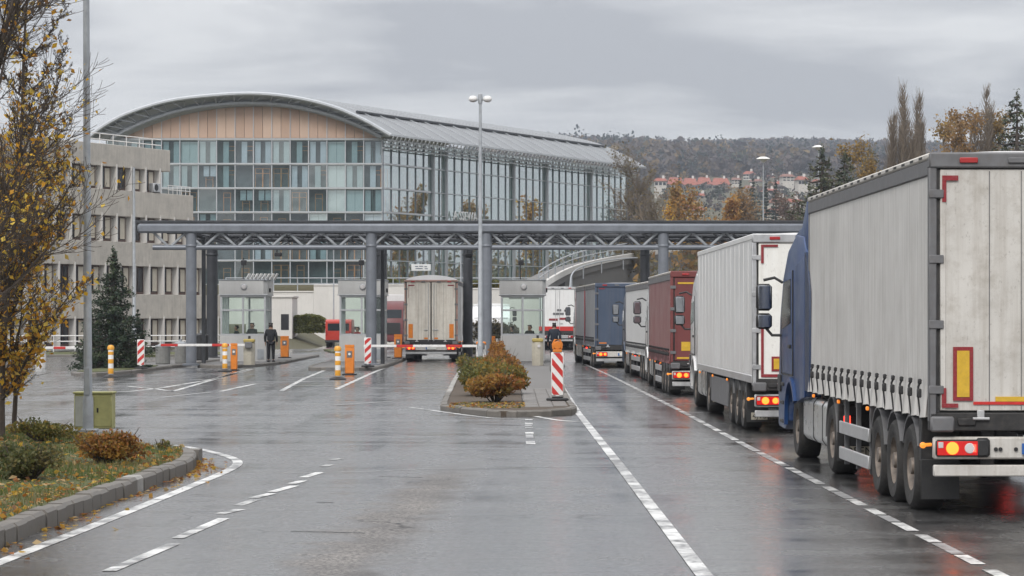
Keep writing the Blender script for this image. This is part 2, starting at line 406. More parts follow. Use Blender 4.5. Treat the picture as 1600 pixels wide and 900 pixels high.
MT['blue_curtain'] = M('dark_blue_curtain', (.050,.072,.115), .45, var=.08, scale=1., dirt=.2, streak=.4, dcol=(.11,.12,.15), bump=.3, bscale=3., bstretch=(1.6,1.6,.25))
MT['rusty_frame'] = M('rusty_door_frame', (.34,.22,.18), .7, var=.3, scale=4, dirt=.5, dcol=(.2,.07,.04))
MT['beige_door'] = M('mud_stained_door', (.64,.60,.53), .6, var=.06, scale=1.6, dirt=.35, dcol=(.30,.23,.16), streak=.55, specks=.3)
MT['roof_white'] = M('white_roof', (.78,.78,.78), .5, var=.04, scale=1.)
MT['plate_white'] = M('number_plate', (.62,.62,.58), .4, var=.06)
MT['plate_blue'] = M('blue_strip', (.02,.10,.33), .4)
MT['lens_red'] = M('red_lens', (.33,.012,.012), .15, var=.1, coat=.6)
MT['lens_clear'] = M('clear_lens', (.55,.53,.52), .15, var=.1, coat=.6)
MT['lamp_red'] = emit('lit_red_lamp', (1., .03, .015), 5., (.5,.02,.02))
MT['lens_red_lit'] = emit('lit_red_lens', (1., .015, .008), .22, (.33,.010,.010))
MT['lamp_orange'] = emit('lit_orange_lamp', (1., .10, .01), 2.6, (.7,.3,.05))
MT['lamp_amber_dim'] = emit('lit_amber_marker', (1., .25, .03), .5, (.6,.25,.03))
MT['headlamp'] = M('headlamp_glass', (.6,.62,.64), .1, var=.1, coat=.8)
MT['cab_glass'] = M('dark_cab_glass', (.012,.016,.02), .1, var=.2, spec=.35)
MT['mirror_glass'] = M('mirror_glass', (.45,.47,.5), .05, 1., var=.1)
MT['glass_booth'] = glass('booth_glass', (.93,.97,.955), .035)
MT['added_clear_roof'] = glass('added_clear_roof_sheet', (.97,.975,.98), .03, rough=.2)
MT['glass_hall_dim'] = glass('dim_hall_glass', (.78,.85,.86), .05, (.86,.95,.95)); MT['glass_hall_bright'] = glass('bright_hall_glass', (.9,.95,.95), .22, (.9,.97,.98))
MT['glass_hall'] = glass('hall_glass', (.90,.94,.96), .10, (.86,.93,.97))
MT['glass_side'] = glass('side_glass', (.84,.93,.90), .56, (.95,1.,.985))
MT['terracotta_pale'] = M('pale_terracotta_panel', (.53,.385,.295), .7, var=.08, scale=.35, streak=.2, dcol=(.4,.28,.2)); MT['terracotta_deep'] = M('deep_terracotta_panel', (.455,.315,.235), .7, var=.08, scale=.35, streak=.2, dcol=(.33,.22,.16))
MT['terracotta'] = M('terracotta_panel', (.50,.35,.265), .7, var=.10, scale=.35, dirt=.1, dcol=(.4,.26,.2), streak=.2)
MT['mullion'] = M('mullion_steel', (.48,.50,.52), .4, .4, var=.08)
MT['hall_roof'] = M('zinc_roof', (.27,.28,.29), .45, .3, var=.1, scale=.25, dirt=.25, dcol=(.28,.29,.3))
MT['timber'] = M('timber_frame', (.46,.21,.075), .6, var=.25, scale=2)
MT['blind'] = M('pale_blind', (.42,.47,.49), .8, var=.15, scale=.8)
MT['blind_white'] = M('white_blind', (.62,.63,.63), .8, var=.06, scale=.8)
MT['interior'] = M('dim_interior', (.11,.13,.13), .9, var=.6, scale=.25); MT['interior_reflection_teal'] = M('teal_reflection_interior', (.24,.34,.32), .9, var=.4, scale=.3)
MT['cream_blind'] = M('cream_blind', (.55,.50,.41), .8, var=.08)
MT['win_dark'] = M('dark_window', (.02,.02,.022), .12, var=.4, scale=1)
MT['brown_frame'] = M('brown_window_frame', (.075,.04,.03), .55, var=.2)
MT['bark'] = M('bark', (.065,.05,.04), .9, var=.35, scale=9, bump=.5)
MT['bark_pale'] = M('pale_bark', (.17,.135,.10), .9, var=.3, scale=5)
MT['leaf'] = leafmat('leaves', .6, .48); MT['needle'] = leafmat('needles', .6, .12); MT['blade'] = leafmat('grass_blades', .7, .3)
MT['house_wall'] = M('house_render', (.50,.47,.43), .85, var=.08, scale=.3)
MT['house_roof'] = M('red_tiles', (.27,.085,.055), .8, var=.2, scale=.6)
MT['house_roof2'] = M('brown_tiles', (.20,.10,.075), .8, var=.2, scale=.6)
MT['skin'] = M('skin', (.40,.24,.17), .55, var=.05)
MT['hair'] = M('dark_hair', (.018,.014,.012), .6)
MT['jacket_black'] = M('black_jacket', (.016,.018,.02), .75, var=.25, scale=9)
MT['jacket_navy'] = M('navy_jacket', (.015,.022,.038), .7, var=.25, scale=9)
MT['trousers'] = M('dark_trousers', (.014,.014,.017), .8, var=.25, scale=9)
MT['jumper_grey'] = M('dark_green_uniform', (.035,.045,.042), .8, var=.2)
MT['jumper_red'] = M('red_jumper', (.35,.03,.03), .8, var=.15)
# ------------------------------------------------------------------ terrain, sky-line and roads (the setting)
def sm(a, b, x):
    t = min(1., max(0., (x-a)/(b-a))); return t*t*(3-2*t)
HY = [-200, 240, 300, 500, 800, 1200, 1800, 2400, 2700, 3000]
HZ = [0, 0, 4., 15., 33., 57., 104., 148., 142., 110.]
def height(x, y):
    t = x/max(y, 50.)
    side = (.52+.48*sm(-.16, .03, t))*(1-.75*sm(.30, .62, t))  # unseen hill at far right lowered so the hall's side glass reflects sky
    hill = np.interp(y, HY, HZ)*side
    if y > 500:
        hill *= 1+.05*math.sin(x*.006+1.2)*min(1, (y-500)/600)+.03*math.sin(x*.017+y*.004)
    bank = 1.7*sm(188, 212, y)*sm(-14.5, -18.5, x)
    plat = 5.0*sm(225.3, 226.3, y)*sm(20, 16, x) if y < 420 else 0
    return max(bank, plat, hill)
ys = sorted(set([-90, -50, -20, 0, 12]+list(range(20, 180, 10))+list(range(180, 226, 4))+[225.2, 225.6, 226, 226.4, 227]+list(range(230, 420, 10))+list(range(430, 1000, 30))+list(range(1000, 3001, 60))))
us = np.concatenate([np.linspace(-1, -.12, 26), np.linspace(-.115, .2, 44), np.linspace(.22, 1, 22)])
V = []; Fq = []
for y in ys:
    wdt = 130+max(0, y)*.62
    for u in us: x = u*wdt*1.15; V.append((x, y, height(x, y)))
nu = len(us)
for j in range(len(ys)-1):
    for i in range(nu-1): a = j*nu+i; Fq.append((a, a+1, a+nu+1, a+nu))
tag(np_obj('ground', V, Fq, MT['ground'], smooth=True), kind='structure')

rd = MB(); nxr, nyr = 24, 60
rd.sheet([(-75, -60), (60, -60), (60, 215), (-75, 215)], .006)
tag(rd.build('road', MT['road']), kind='structure')

# painted markings (sheets a few millimetres above the asphalt)
def ribbon(mb, pts, w, z=.011, m=0):
    pts = [Vector((p[0], p[1])) for p in pts]; L = []
    for i, p in enumerate(pts):
        t = (pts[min(i+1, len(pts)-1)]-pts[max(0, i-1)]).normalized(); n = Vector((-t.y, t.x))*w/2
        L.append((p-n, p+n))
    vs = []; fs = []
    for a, b in L: vs += [(a.x, a.y, z), (b.x, b.y, z)]
    for i in range(len(L)-1): fs.append((2*i, 2*i+2, 2*i+3, 2*i+1))
    mb.add(vs, fs, m)
def spline(pts, n=8):
    pts = [Vector(p) for p in pts]; o = []
    P = [2*pts[0]-pts[1]]+pts+[2*pts[-1]-pts[-2]]
    for i in range(1, len(P)-2):
        for k in range(n):
            t = k/n; a, b, c, d = P[i-1:i+3]
            o.append(.5*((2*b)+(c-a)*t+(2*a-5*b+4*c-d)*t*t+(3*b-a-3*c+d)*t**3))
    return o+[pts[-1]]
def marking(name, lines, w, mat='paint', z=.011):
    mb = MB()
    for l in lines: ribbon(mb, l, w, z)
    return tag(mb.build(name, MT[mat], smooth=False, fix=False), kind='structure')
G2 = lambda px, py: gp(px, py).to_2d()
edge = spline([(-4.95, 14), G2(0, 880), G2(150, 821), G2(300, 760), G2(352, 738), G2(371, 726), G2(364, 717), G2(335, 708), G2(300, 700.5), G2(272, 696.5)])
marking('road_edge_line', [edge], .15)
dash = [((170, 894), (272, 851)), ((278, 842), (350, 811)), ((344, 804), (376, 797)), ((372, 791), (398, 782)), ((396, 779), (425, 772)), ((424, 770), (460, 760)), ((455, 757), (474, 752)), ((474, 747), (500, 739)), ((504, 730), (516, 727)), ((518, 720), (532, 717))]
marking('lane_dash', [[G2(*a), G2(*b)] for a, b in dash], .13)
marking('solid_lane_line', [[(1.66, 12), (1.63, 25), (1.6, 40), (1.53, 62), (1.6, 84), (1.72, 112)]], .15, z=.013)
def rx(d): return np.interp(d, [15, 23, 32, 44, 65, 100, 124, 150], [4.2, 4.16, 4.1, 4.03, 3.98, 3.76, 3.5, 3.1])
ds = []; wn_ = []; d = 16.; k = 0
while d < 128:
    l = .9+.5*rng.random(); (wn_ if k % 3 == 1 else ds).append([(rx(d), d), (rx(d+l), d+l)])
    d += l+(.12 if k % 3 != 2 else .5); k += 1
marking('queue_lane_dash', ds, .13); marking('queue_lane_worn_dash', wn_, .13, 'paint_worn', .011)
marking('island_bypass_line', [spline([G2(640, 637), G2(690, 644), G2(760, 653), G2(820, 656)]), spline([G2(836, 651), G2(870, 657), G2(905, 660)])], .14, z=.012)
marking('small_dash', [[G2(826, 655.5), G2(826.5, 657.5)], [G2(826, 661), G2(826.5, 664)], [G2(826.5, 668), G2(827, 670)], [G2(827, 676), G2(827.5, 678.5)], [G2(828.5, 690), G2(829.5, 695)]], .16)
marking('small_worn_dash', [[G2(825.5, 665), G2(826, 667)], [G2(827, 679.5), G2(828, 685)]], .14, 'paint_worn')
hat = [[G2(440, 611), G2(475, 592), G2(522, 573)], [G2(525, 609), G2(575, 586), G2(632, 562)], [G2(465, 597), G2(550, 596)], [G2(455, 603), G2(538, 602.5)], [G2(478, 590.5), G2(562, 591)],
       [G2(158, 614), G2(205, 612), G2(250, 607), G2(330, 593.5), G2(395, 577)], [G2(165, 597), G2(240, 596), G2(330, 593)], [G2(145, 605), G2(200, 604), G2(240, 608)], [G2(243, 608), G2(270, 612)], [G2(270, 612), G2(390, 577)], [G2(345, 612), G2(372, 606), G2(400, 600)],
       [G2(0, 588), G2(140, 586)], [G2(25, 597), G2(120, 594)]]
marking('plaza_line', hat, .16, z=.012)
marking('worn_plaza_line', [[G2(160, 601), G2(250, 599)], [G2(690, 573), G2(640, 574)], [G2(668, 585), G2(715, 587)], [G2(250, 622), G2(330, 613)], [G2(480, 548), G2(560, 540)], [G2(440, 540), G2(515, 533)], [G2(0, 606), G2(125, 602)], [G2(610, 628), G2(520, 634)]], .16, 'paint_worn', .0125)
marking('asphalt_seam', [spline([G2(400, 741), G2(560, 738), G2(700, 733), G2(900, 730), G2(1000, 731)]), [G2(0, 653), G2(420, 645)], [G2(900, 640), G2(1010, 641)]], .035, 'paint_worn', .0105)
# tar joints and dark patches
tar = M('bitumen_joint', (.012,.012,.013), .25, var=.3)
mb = MB()
for a, b, w in (((745, 664), (815, 665), .12), ((757, 679), (800, 679), .1), ((495, 786), (520, 786), .07), ((455, 831), (570, 834), .05), ((590, 745), (660, 747), .05)):
    p, q = G2(a[0], a[1]), G2(b[0], b[1]); ribbon(mb, [p, (p+q)/2+Vector((0, w*.4)), q], w, .0095)
tag(mb.build('bitumen_joint', tar, smooth=False, fix=False), kind='structure')

# ------------------------------------------------------------------ kerbs, lawns and islands
def kerb_run(name, line, hgt, wid, step, mat, hide=None, bad=()):
    """kerb stones laid one by one along a ground line; the stone body lies to the left of the walking direction"""
    root = bpy.data.objects.new(name, None); COL.objects.link(root); root['kind'] = 'structure'
    pts = [Vector((p[0], p[1])) for p in line]; cum = [0]
    for a, b in zip(pts, pts[1:]): cum.append(cum[-1]+(b-a).length)
    def P(s):
        for i in range(len(pts)-1):
            if s <= cum[i+1] or i == len(pts)-2:
                return pts[i].lerp(pts[i+1], (s-cum[i])/max(1e-6, cum[i+1]-cum[i]))
    s = 0.; k = 0
    while s < cum[-1]-.15:
        e = min(s+step*(.92+.16*rng.random()), cum[-1])
        a, b = P(s+.014), P(e-.014); t = (b-a).normalized(); n = Vector((-t.y, t.x))
        dh = rng.uniform(-.012, .008); off = n*rng.uniform(-.012, .012)
        prof = [(0, -.06), (0, hgt-.035+dh), (.035, hgt+dh), (wid, hgt+dh), (wid, -.06)]
        vs = [(*(a+off+n*u), z) for u, z in prof]+[(*(b+off+n*u), z) for u, z in prof]
        n5 = len(prof); fs = [tuple(range(n5)), tuple(range(n5, 2*n5))[::-1]]+[(i, n5+i, n5+(i+1) % n5, (i+1) % n5) for i in range(n5)]
        m = MB(); m.add(vs, fs)
        o = m.build('kerb_stone', MT[mat if k not in bad else 'kerb_white'], root, smooth=False); s = e; k += 1
    return root
lawn_line = spline([(-5.05, 10), gp(0, 858).to_2d(), gp(150, 797).to_2d(), gp(267, 751).to_2d(), gp(298, 739).to_2d(), gp(306, 730).to_2d(), gp(301, 719).to_2d(), gp(276, 704, .2).to_2d(), gp(228, 691, .2).to_2d(), gp(150, 679, .2).to_2d(), gp(60, 669, .2).to_2d(), (-14.5, 52)], 6)
kerb_run('lawn_kerb', lawn_line, .2, .2, .52, 'kerb', bad=(46,))
def offset(line, w):
    pts = [Vector((p[0], p[1])) for p in line]; o = []
    for i, p in enumerate(pts):
        t = (pts[min(i+1, len(pts)-1)]-pts[max(0, i-1)]).normalized(); o.append(p+Vector((-t.y, t.x))*w)
    return o
inner = offset(lawn_line, .19)
# lawn surface: strips from the kerb to the far left edge, with a gentle mound
def lawn_h(x, y):
    e = np.interp(y, [p.y for p in inner[:40]], [p.x for p in inner[:40]])
    return .19+.16*sm(0, 5, e-x)+.02*math.sin(x*2.1+y)*sm(0, 1, e-x)
mono = []
for p in inner:
    if not mono or p.y > mono[-1].y+.02: mono.append(p)
V = []; Fq = []; nl = 14
for p in mono:
    for k in range(nl):
        x = p.x+(-15.5-p.x)*(k/(nl-1))**1.5; V.append((x, p.y, .185+.17*sm(0, 5, p.x-x)+(.015*math.sin(x*3+p.y*1.7) if k else 0)))
for j in range(len(mono)-1):
    for i in range(nl-1): a = j*nl+i; Fq.append((a, a+1, a+nl+1, a+nl))
tag(np_obj('lawn', V, Fq, MT['turf'], smooth=True), kind='structure')
mono_y = np.array([p.y for p in mono]); mono_x = np.array([p.x for p in mono])
def lawn_z(x, y):
    e = np.interp(y, mono_y, mono_x); t = np.clip((e-x)/5., 0, 1); return .185+.17*t*t*(3-2*t)
# grass blades
def scatter_lawn(n, y0, y1, xmax=9., bias=1.0):
    y = nr.uniform(y0, y1, n); e = np.interp(y, mono_y, mono_x); x = e-.02-(nr.random(n)**bias)*xmax
    return x, y, lawn_z(x, y)
nb = 90000
gx, gy, gz = scatter_lawn(nb, 18, 49)
ang = nr.uniform(0, 2*PI, nb); hh = nr.uniform(.03, .085, nb)*(.6+.8*(np.sin(gx*1.9)*np.sin(gy*1.1+.7) > -.1)); ww = nr.uniform(.004, .009, nb)
b0 = np.stack([gx+np.cos(ang)*ww, gy+np.sin(ang)*ww, gz-.005], 1); b1 = np.stack([gx-np.cos(ang)*ww, gy-np.sin(ang)*ww, gz-.005], 1)
lean = nr.normal(0, .025, (nb, 2)); tp = np.stack([gx+lean[:, 0], gy+lean[:, 1], gz+hh], 1)
V = np.empty((nb*3, 3)); V[0::3] = b0; V[1::3] = b1; V[2::3] = tp
g1, g2, g3 = np.array([.060,.095,.020]), np.array([.13,.14,.035]), np.array([.17,.135,.055])
t = nr.random(nb)[:, None]; q = (np.sin(gx*1.3+2)*np.sin(gy*.9)+nr.normal(0, .5, nb))[:, None]
Tc = np.where(q > .75, g3, g1+(g2-g1)*t)
tag(np_obj('grass', V, np.arange(nb*3).reshape(-1, 3), MT['blade'], tint=np.repeat(Tc, 3, 0)), 'short autumn grass on the kerbed lawn', 'grass', kind='stuff')
# fallen leaves
def quads(P, size, tint, flat=0., name='leaves', mat='leaf', parent=None, asp=.62):
    """many small rhombic leaves at the points P"""
    n = len(P); P = np.asarray(P, float)
    a = nr.normal(0, 1, (n, 3)); a[:, 2] *= (1-flat); a /= np.linalg.norm(a, axis=1)[:, None]
    b = nr.normal(0, 1, (n, 3)); b[:, 2] *= (1-flat); b -= (b*a).sum(1)[:, None]*a; b /= np.linalg.norm(b, axis=1)[:, None]+1e-9
    s = (np.asarray(size)*nr.uniform(.5, 1.45, n))[:, None]
    nn = np.cross(a, b)
    V = np.empty((n*4, 3)); V[0::4] = P-a*s; V[1::4] = P+b*s*asp+nn*s*.2; V[2::4] = P+a*s; V[3::4] = P-b*s*asp+nn*s*.2
    return np_obj(name, V, np.arange(n*4).reshape(-1, 4), MT[mat], parent, np.repeat(np.asarray(tint), 4, 0))
def pal(n, cols, w=None):
    c = np.array(cols); i = nr.choice(len(c), n, p=w); return c[i]*nr.uniform(.75, 1.25, (n, 1))
n = 3800
x, y, z = scatter_lawn(n, 18, 48, 7., 1.5)
P = np.stack([x, y, z+.02+nr.uniform(0, .03, n)], 1)
AUT = [(.42,.22,.035), (.36,.13,.025), (.45,.32,.16), (.52,.33,.05), (.22,.10,.04)]
tag(quads(P, .042, pal(n, AUT), .75, 'fallen_leaves'), 'yellow and tan leaves strewn over the lawn', 'leaves', kind='stuff')
n = 420
i = nr.integers(2, 38, n); lp = np.array([[p[0], p[1]] for p in lawn_line])[i]; tt = nr.random(n)[:, None]
lp = lp+(np.array([[p[0], p[1]] for p in lawn_line])[i+1]-lp)*tt
P = np.concatenate([lp+np.stack([nr.exponential(.10, n)+.02, nr.normal(0, .05, n)], 1), np.full((n, 1), .022)], 1)
tag(quads(P, .04, pal(n, AUT), .85, 'gutter_leaves'), 'wet leaves gathered along the foot of the lawn kerb', 'leaves', kind='stuff')

def slab(name, poly, z, mat, kind='structure'):
    mb = MB(); mb.prism(poly, -.05, z, 'z'); return tag(mb.build(name, MT[mat], smooth=False), kind=kind)
# middle island: planted half and paved half
isl = [gp(688, 639).to_2d(), gp(700, 643).to_2d(), gp(740, 648).to_2d(), gp(780, 651.5).to_2d(), gp(850, 651).to_2d(), gp(899, 647).to_2d()]
right = [(1.50, 66), (1.55, 80), (1.75, 105), (2.35, 120), (2.45, 152)]
left = [(-2.5, 152), (-2.3, 130), (-2.05, 95), (-1.85, 75)]
ring = spline([Vector(p) for p in [(-1.85, 75)]+[tuple(p) for p in isl]+[(1.50, 66)]], 4)
kerb_run('island_kerb', [Vector(p) for p in ring]+[Vector(p) for p in right], .15, .16, 1.0, 'kerb')
kerb_run('island_side_kerb', [Vector(p) for p in left], .15, .16, 1.0, 'kerb_white')
slab('island_soil', [tuple(Vector(p)) for p in offset([Vector(p) for p in left]+[Vector(p) for p in ring], .15)]+[(.25, 66), (.25, 150)], .125, 'soil')
slab('island_walk', [(.27, 62.2), (1.1, 62.4), (1.33, 66), (1.4, 80), (1.58, 105), (2.18, 120), (2.28, 152), (-2.2, 152), (-2.2, 122.6), (.27, 122.6)], .118, 'conc_dark')
walk = bpy.data.objects['island_walk']
pm = None
for j in range(26):
    for i in range(3):
        if j == 0 and i == 2: continue
        x0 = .29+i*.345; y0 = 62.6+j*.62
        if pm is None: mb = MB(); mb.box(0, .335, 0, .60, .10, .14, .012); pm = mb.mesh('paver', MT['paver'], smooth=False)
        o = link('paver', pm, walk); o.location = (x0, y0, rng.uniform(-.004, .006))
# island of the middle booth and of the left booth
def booth_island(pts, nm):
    P = [Vector(p) for p in spline([Vector(p) for p in pts], 4)]
    kerb_run(nm+'_kerb', P, .15, .16, 1.0, 'kerb')
    slab(nm+'_pavement', [tuple(p) for p in offset(P, .15)], .135, 'conc_dark')
booth_island([(-8.85, 152), (-8.8, 118), (-8.1, 112.6), (-7.0, 112), (-6.0, 113), (-5.55, 118), (-5.5, 152)], 'centre_booth')
booth_island([(-14.15, 152), (-14.2, 124), (-13.7, 118.5), (-13.0, 117.6), (-12.0, 118.5), (-11.1, 124.5), (-10.9, 132), (-10.9, 152)], 'west_booth')
booth_island([(-17.2, 150), (-17.0, 112), (-16.9, 103), (-15.9, 101.4), (-15.2, 104), (-14.85, 114), (-14.7, 124), (-14.6, 150)], 'verge')
mb = MB(); mb.prism([(-16.85, 104), (-16, 101.8), (-15.4, 104), (-15.05, 113), (-15.4, 117), (-16.9, 117)], .1, .16, 'z'); tag(mb.build('verge_turf', MT['turf']), kind='structure')
for pts, nm in (([(-70, 149), (-17.2, 152), (-15.5, 160), (-16, 166), (-70, 163)], 'grass_verge'), ([(-11.3, 168), (-9.6, 169), (-10.4, 180), (-12.6, 180)], 'grass_verge')):
    mb = MB(); mb.prism(pts, -.05, .12, 'z'); tag(mb.build(nm, MT['turf'], smooth=False), kind='structure')
    kerb_run('verge_kerb', [Vector(pts[0]), Vector(pts[1]), Vector(pts[2])], .15, .15, 2.0, 'kerb')

# ------------------------------------------------------------------ canopy over the check lanes
cn = thing('checkpoint_canopy', 'long grey steel truss canopy on round columns spanning the check lanes', 'canopy', (0, 119, 0))
X0, X1 = -16.55, 18.6
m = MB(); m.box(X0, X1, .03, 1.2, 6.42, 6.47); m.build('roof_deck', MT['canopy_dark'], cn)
m = MB()
for k in range(12): m.box(X0+.03+k*2.92, X0+2.91+k*2.92, 1.21, 22.5, 6.43, 6.45)
m.build('added_clear_roof', MT['added_clear_roof'], cn)['kind'] = 'stuff'  # added see-through roof panels, letting daylight down onto booths and lorry
m = MB(); m.box(X0-.12, X1+.1, -.12, .02, 6.40, 6.52, .02); m.build('roof_fascia', MT['canopy_dark'], cn)
def truss(y, zt, zb, r, xs, xe, first):
    m = MB()
    if first: m.box(xs-.65, xe, y-.32, y+.1, zt-.2, zt+.21, .085)
    else: m.path([(xs-.7, y, zt), (xe, y, zt)], r*1.6, 12)
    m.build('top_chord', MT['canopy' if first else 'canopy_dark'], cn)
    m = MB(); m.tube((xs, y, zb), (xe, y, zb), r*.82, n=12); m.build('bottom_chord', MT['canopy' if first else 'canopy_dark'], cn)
    n = int((xe-xs)/.74); st = (xe-xs)/n; dm = {}
    for k in range(n):
        xa = xs+k*st; up = k % 2 == 0
        key = up
        if key not in dm:
            q = MB(); q.tube((0, 0, zt-r if up else zb), (st, 0, zb if up else zt-r), r*.42, n=8); dm[key] = q.mesh('brace', MT['galv' if first else 'canopy_dark'])
        o = link('brace', dm[key], cn); o.location = (xa, y, 0)
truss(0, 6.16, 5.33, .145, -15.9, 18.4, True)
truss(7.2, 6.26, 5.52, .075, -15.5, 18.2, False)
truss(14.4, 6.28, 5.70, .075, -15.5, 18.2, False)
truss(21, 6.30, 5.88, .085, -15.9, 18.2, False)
for x in (-14.2, -6.23, -1.13, 6.7):                # cross beams from front to back
    m = MB(); m.box(x-.12, x+.12, .3, 20.8, 6.14, 6.34); m.build('cross_beam', MT['canopy_dark'], cn)
for k, x in enumerate(np.linspace(-15, 17.5, 9)):
    m = MB()
    for j in range(3): m.tube((x, .1+7*j, 6.2), (x+1.8, 7.0+7*j, 5.6+.15*j), .05, n=6)
    m.build('bracing_rod', MT['canopy_dark'], cn)
def column(x, y, r, mat, z1, base=True):
    m = MB(); m.lathe([(r, .1), (r, z1)], 20, (x, y, 0))
    o = m.build('column', MT[mat], cn)
    m = MB(); m.lathe([(r*1.7, .1), (r*1.7, .17), (r*1.05, .2)], 20, (x, y, 0)); m.build('base_plate', MT[mat], o)
    m = MB(); m.lathe([(r+.02, z1-.6), (r+.035, z1-.58), (r+.035, z1-.52), (r+.02, z1-.5)], 20, (x, y, 0)); m.build('collar', MT[mat], o)
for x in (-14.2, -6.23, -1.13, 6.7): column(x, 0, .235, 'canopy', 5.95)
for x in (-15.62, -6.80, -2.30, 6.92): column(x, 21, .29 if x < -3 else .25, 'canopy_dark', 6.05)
for x, y in ((-14.05, 3.5), (-5.85, 2.5)):          # square rain pipe beside a column
    m = MB(); m.box(x-.09, x+.09, y-.09, y+.09, .13, 5.9, .02); m.build('downpipe', MT['canopy_dark'], cn)
for x, y, z in ((-10.75, 4, 5.2), (-2.0, 2, 5.1)):  # camera under the truss
    m = MB(); m.tube((x, y, z+.25), (x, y, z), .03); m.box(x-.1, x+.22, y-.16, y+.16, z-.18, z, .03); m.build('security_camera', MT['black'], cn)

# ------------------------------------------------------------------ booths
def booth(x0, x1, y0, label, slats=False, depth=3.2):
    b = thing('control_booth', label, 'booth', ((x0+x1)/2, y0, .13), 0, 'booths under the canopy'); w = (x1-x0)/2; D = depth
    zs, zt, ztop = 1.24, 3.20, 3.86
    m = MB()
    for a in ((-w, w, 0, .06), (-w, w, D-.06, D), (-w, -w+.06, .06, D-.06), (w-.06, w, .06, D-.06)): m.box(*a, 0, zs, .008)
    m.build('lower_wall', MT['booth'], b)
    m = MB(); m.box(-w+.05, w-.05, .05, D-.05, .02, .12); m.build('floor_plate', MT['booth_floor'], b)
    m = MB(); m.prism([(-w-.06, -.06), (w-.12, -.06), (w+.06, .12), (w+.06, D+.06), (-w-.06, D+.06)], zt, ztop, 'z')
    f = m.build('roof_fascia', MT['booth'], b, bevel=.015)
    m = MB(); m.box(-w-.09, w+.09, -.09, D+.09, ztop, ztop+.05, .01); m.build('roof_edge', MT['galv'], f)
    m = MB(); m.box(-w-.08, w+.08, -.08, D+.08, zt-.05, zt+.0, .01); m.build('drip_edge', MT['booth_frame'], f)
    zm = 2.45
    def frame(a, bb, axis, pos):
        m = MB(); t = .045
        def bar(u0, u1, z0, z1):
            if axis == 'x': m.box(u0, u1, pos-t, pos+t, z0, z1, .006)
            else: m.box(pos-t, pos+t, u0, u1, z0, z1, .006)
        n = 2 if axis == 'x' else 3
        for i in range(n+1): u = a+(bb-a)*i/n; bar(u-.045, u+.045, zs, zt-.05)
        for i in range(n):
            u0 = a+(bb-a)*i/n+.045; u1 = a+(bb-a)*(i+1)/n-.045
            for z in (zs+.04, zm, zt-.09): bar(u0, u1, z-.04, z+.04)
        fr = m.build('window_frame', MT['booth_frame'], b)
        for i in range(n):
            for z0, z1 in ((zs+.08, zm-.04), (zm+.04, zt-.13)):
                u0 = a+(bb-a)*i/n+.045; u1 = a+(bb-a)*(i+1)/n-.045; g = MB()
                if axis == 'x': g.box(u0, u1, pos-.006, pos+.006, z0, z1)
                else: g.box(pos-.006, pos+.006, u0, u1, z0, z1)
                g.build('pane', MT['glass_booth'], fr)
    frame(-w+.05, w-.05, 'x', .05); frame(-w+.05, w-.05, 'x', D-.05)
    frame(.1, D-.1, 'y', -w+.05); frame(.1, D-.1, 'y', w-.05)
    m = MB(); m.box(-w+.15, w-.2, .3, .85, .95, 1.0, .01); m.box(-w+.2, -w+.25, .35, .8, .12, .95); m.box(w-.3, w-.25, .35, .8, .12, .95); m.build('desk', MT['booth_floor'], b)
    m = MB(); m.box(-w+.5, -w+.85, .55, .6, 1.04, 1.32, .01); m.box(-w+.64, -w+.71, .57, .62, 1.0, 1.06); m.build('monitor', MT['black'], b)
    m = MB(); m.lathe([(.12, -.10), (.13, -.13), (.09, -.17), (0, -.18)], 18, (-.0+w*.05, .02, 3.55), 'y'); s = m.build('wall_lamp', MT['lens_clear'], b)
    m = MB(); m.lathe([(.155, -.06), (.155, -.11), (.13, -.135), (.12, -.10)], 18, (w*.05, .02, 3.55), 'y'); m.build('lamp_ring', MT['galv'], s)
    m = MB(); m.box(w+.06, w+.14, 1.0, 1.18, 3.3, 3.5, .01); m.build('junction_box', MT['black'], b)
    if slats:
        me = None
        for k in range(8):
            if me is None:
                q = MB(); q.box(0, .04, -.5, .5, 0, .34, .01); me = q.mesh('roof_slat', MT['white_plastic'])
            o = link('roof_slat', me, b); o.location = (.05+k*.19, 1.0, ztop+.05); o.rotation_euler = (0, R(28), 0)
    m = MB(); m.tube((-w*.1, 1.2, ztop), (-w*.1, 1.2, ztop+1.1), .025); m.box(-w*.1-.1, -w*.1+.16, 1.05, 1.35, ztop+.75, ztop+1.0, .03); m.build('roof_camera', MT['black'], b)
    m = MB(); m.box(w-.4, w-.1, -.04, -.005, .12, .6, .005); m.build('hatch', MT['galv'], b)
    return b
booth(-13.9, -11.72, 128, 'grey glazed booth beside the column pair, white slats on its roof and two clerks inside', True)
booth(-8.22, -6.1, 128, 'middle glazed booth half hidden by a round column, one clerk in red inside')
booth(-.54, 1.56, 128, 'grey glazed booth behind the island shrubs with an unobstructed front', depth=3.0)

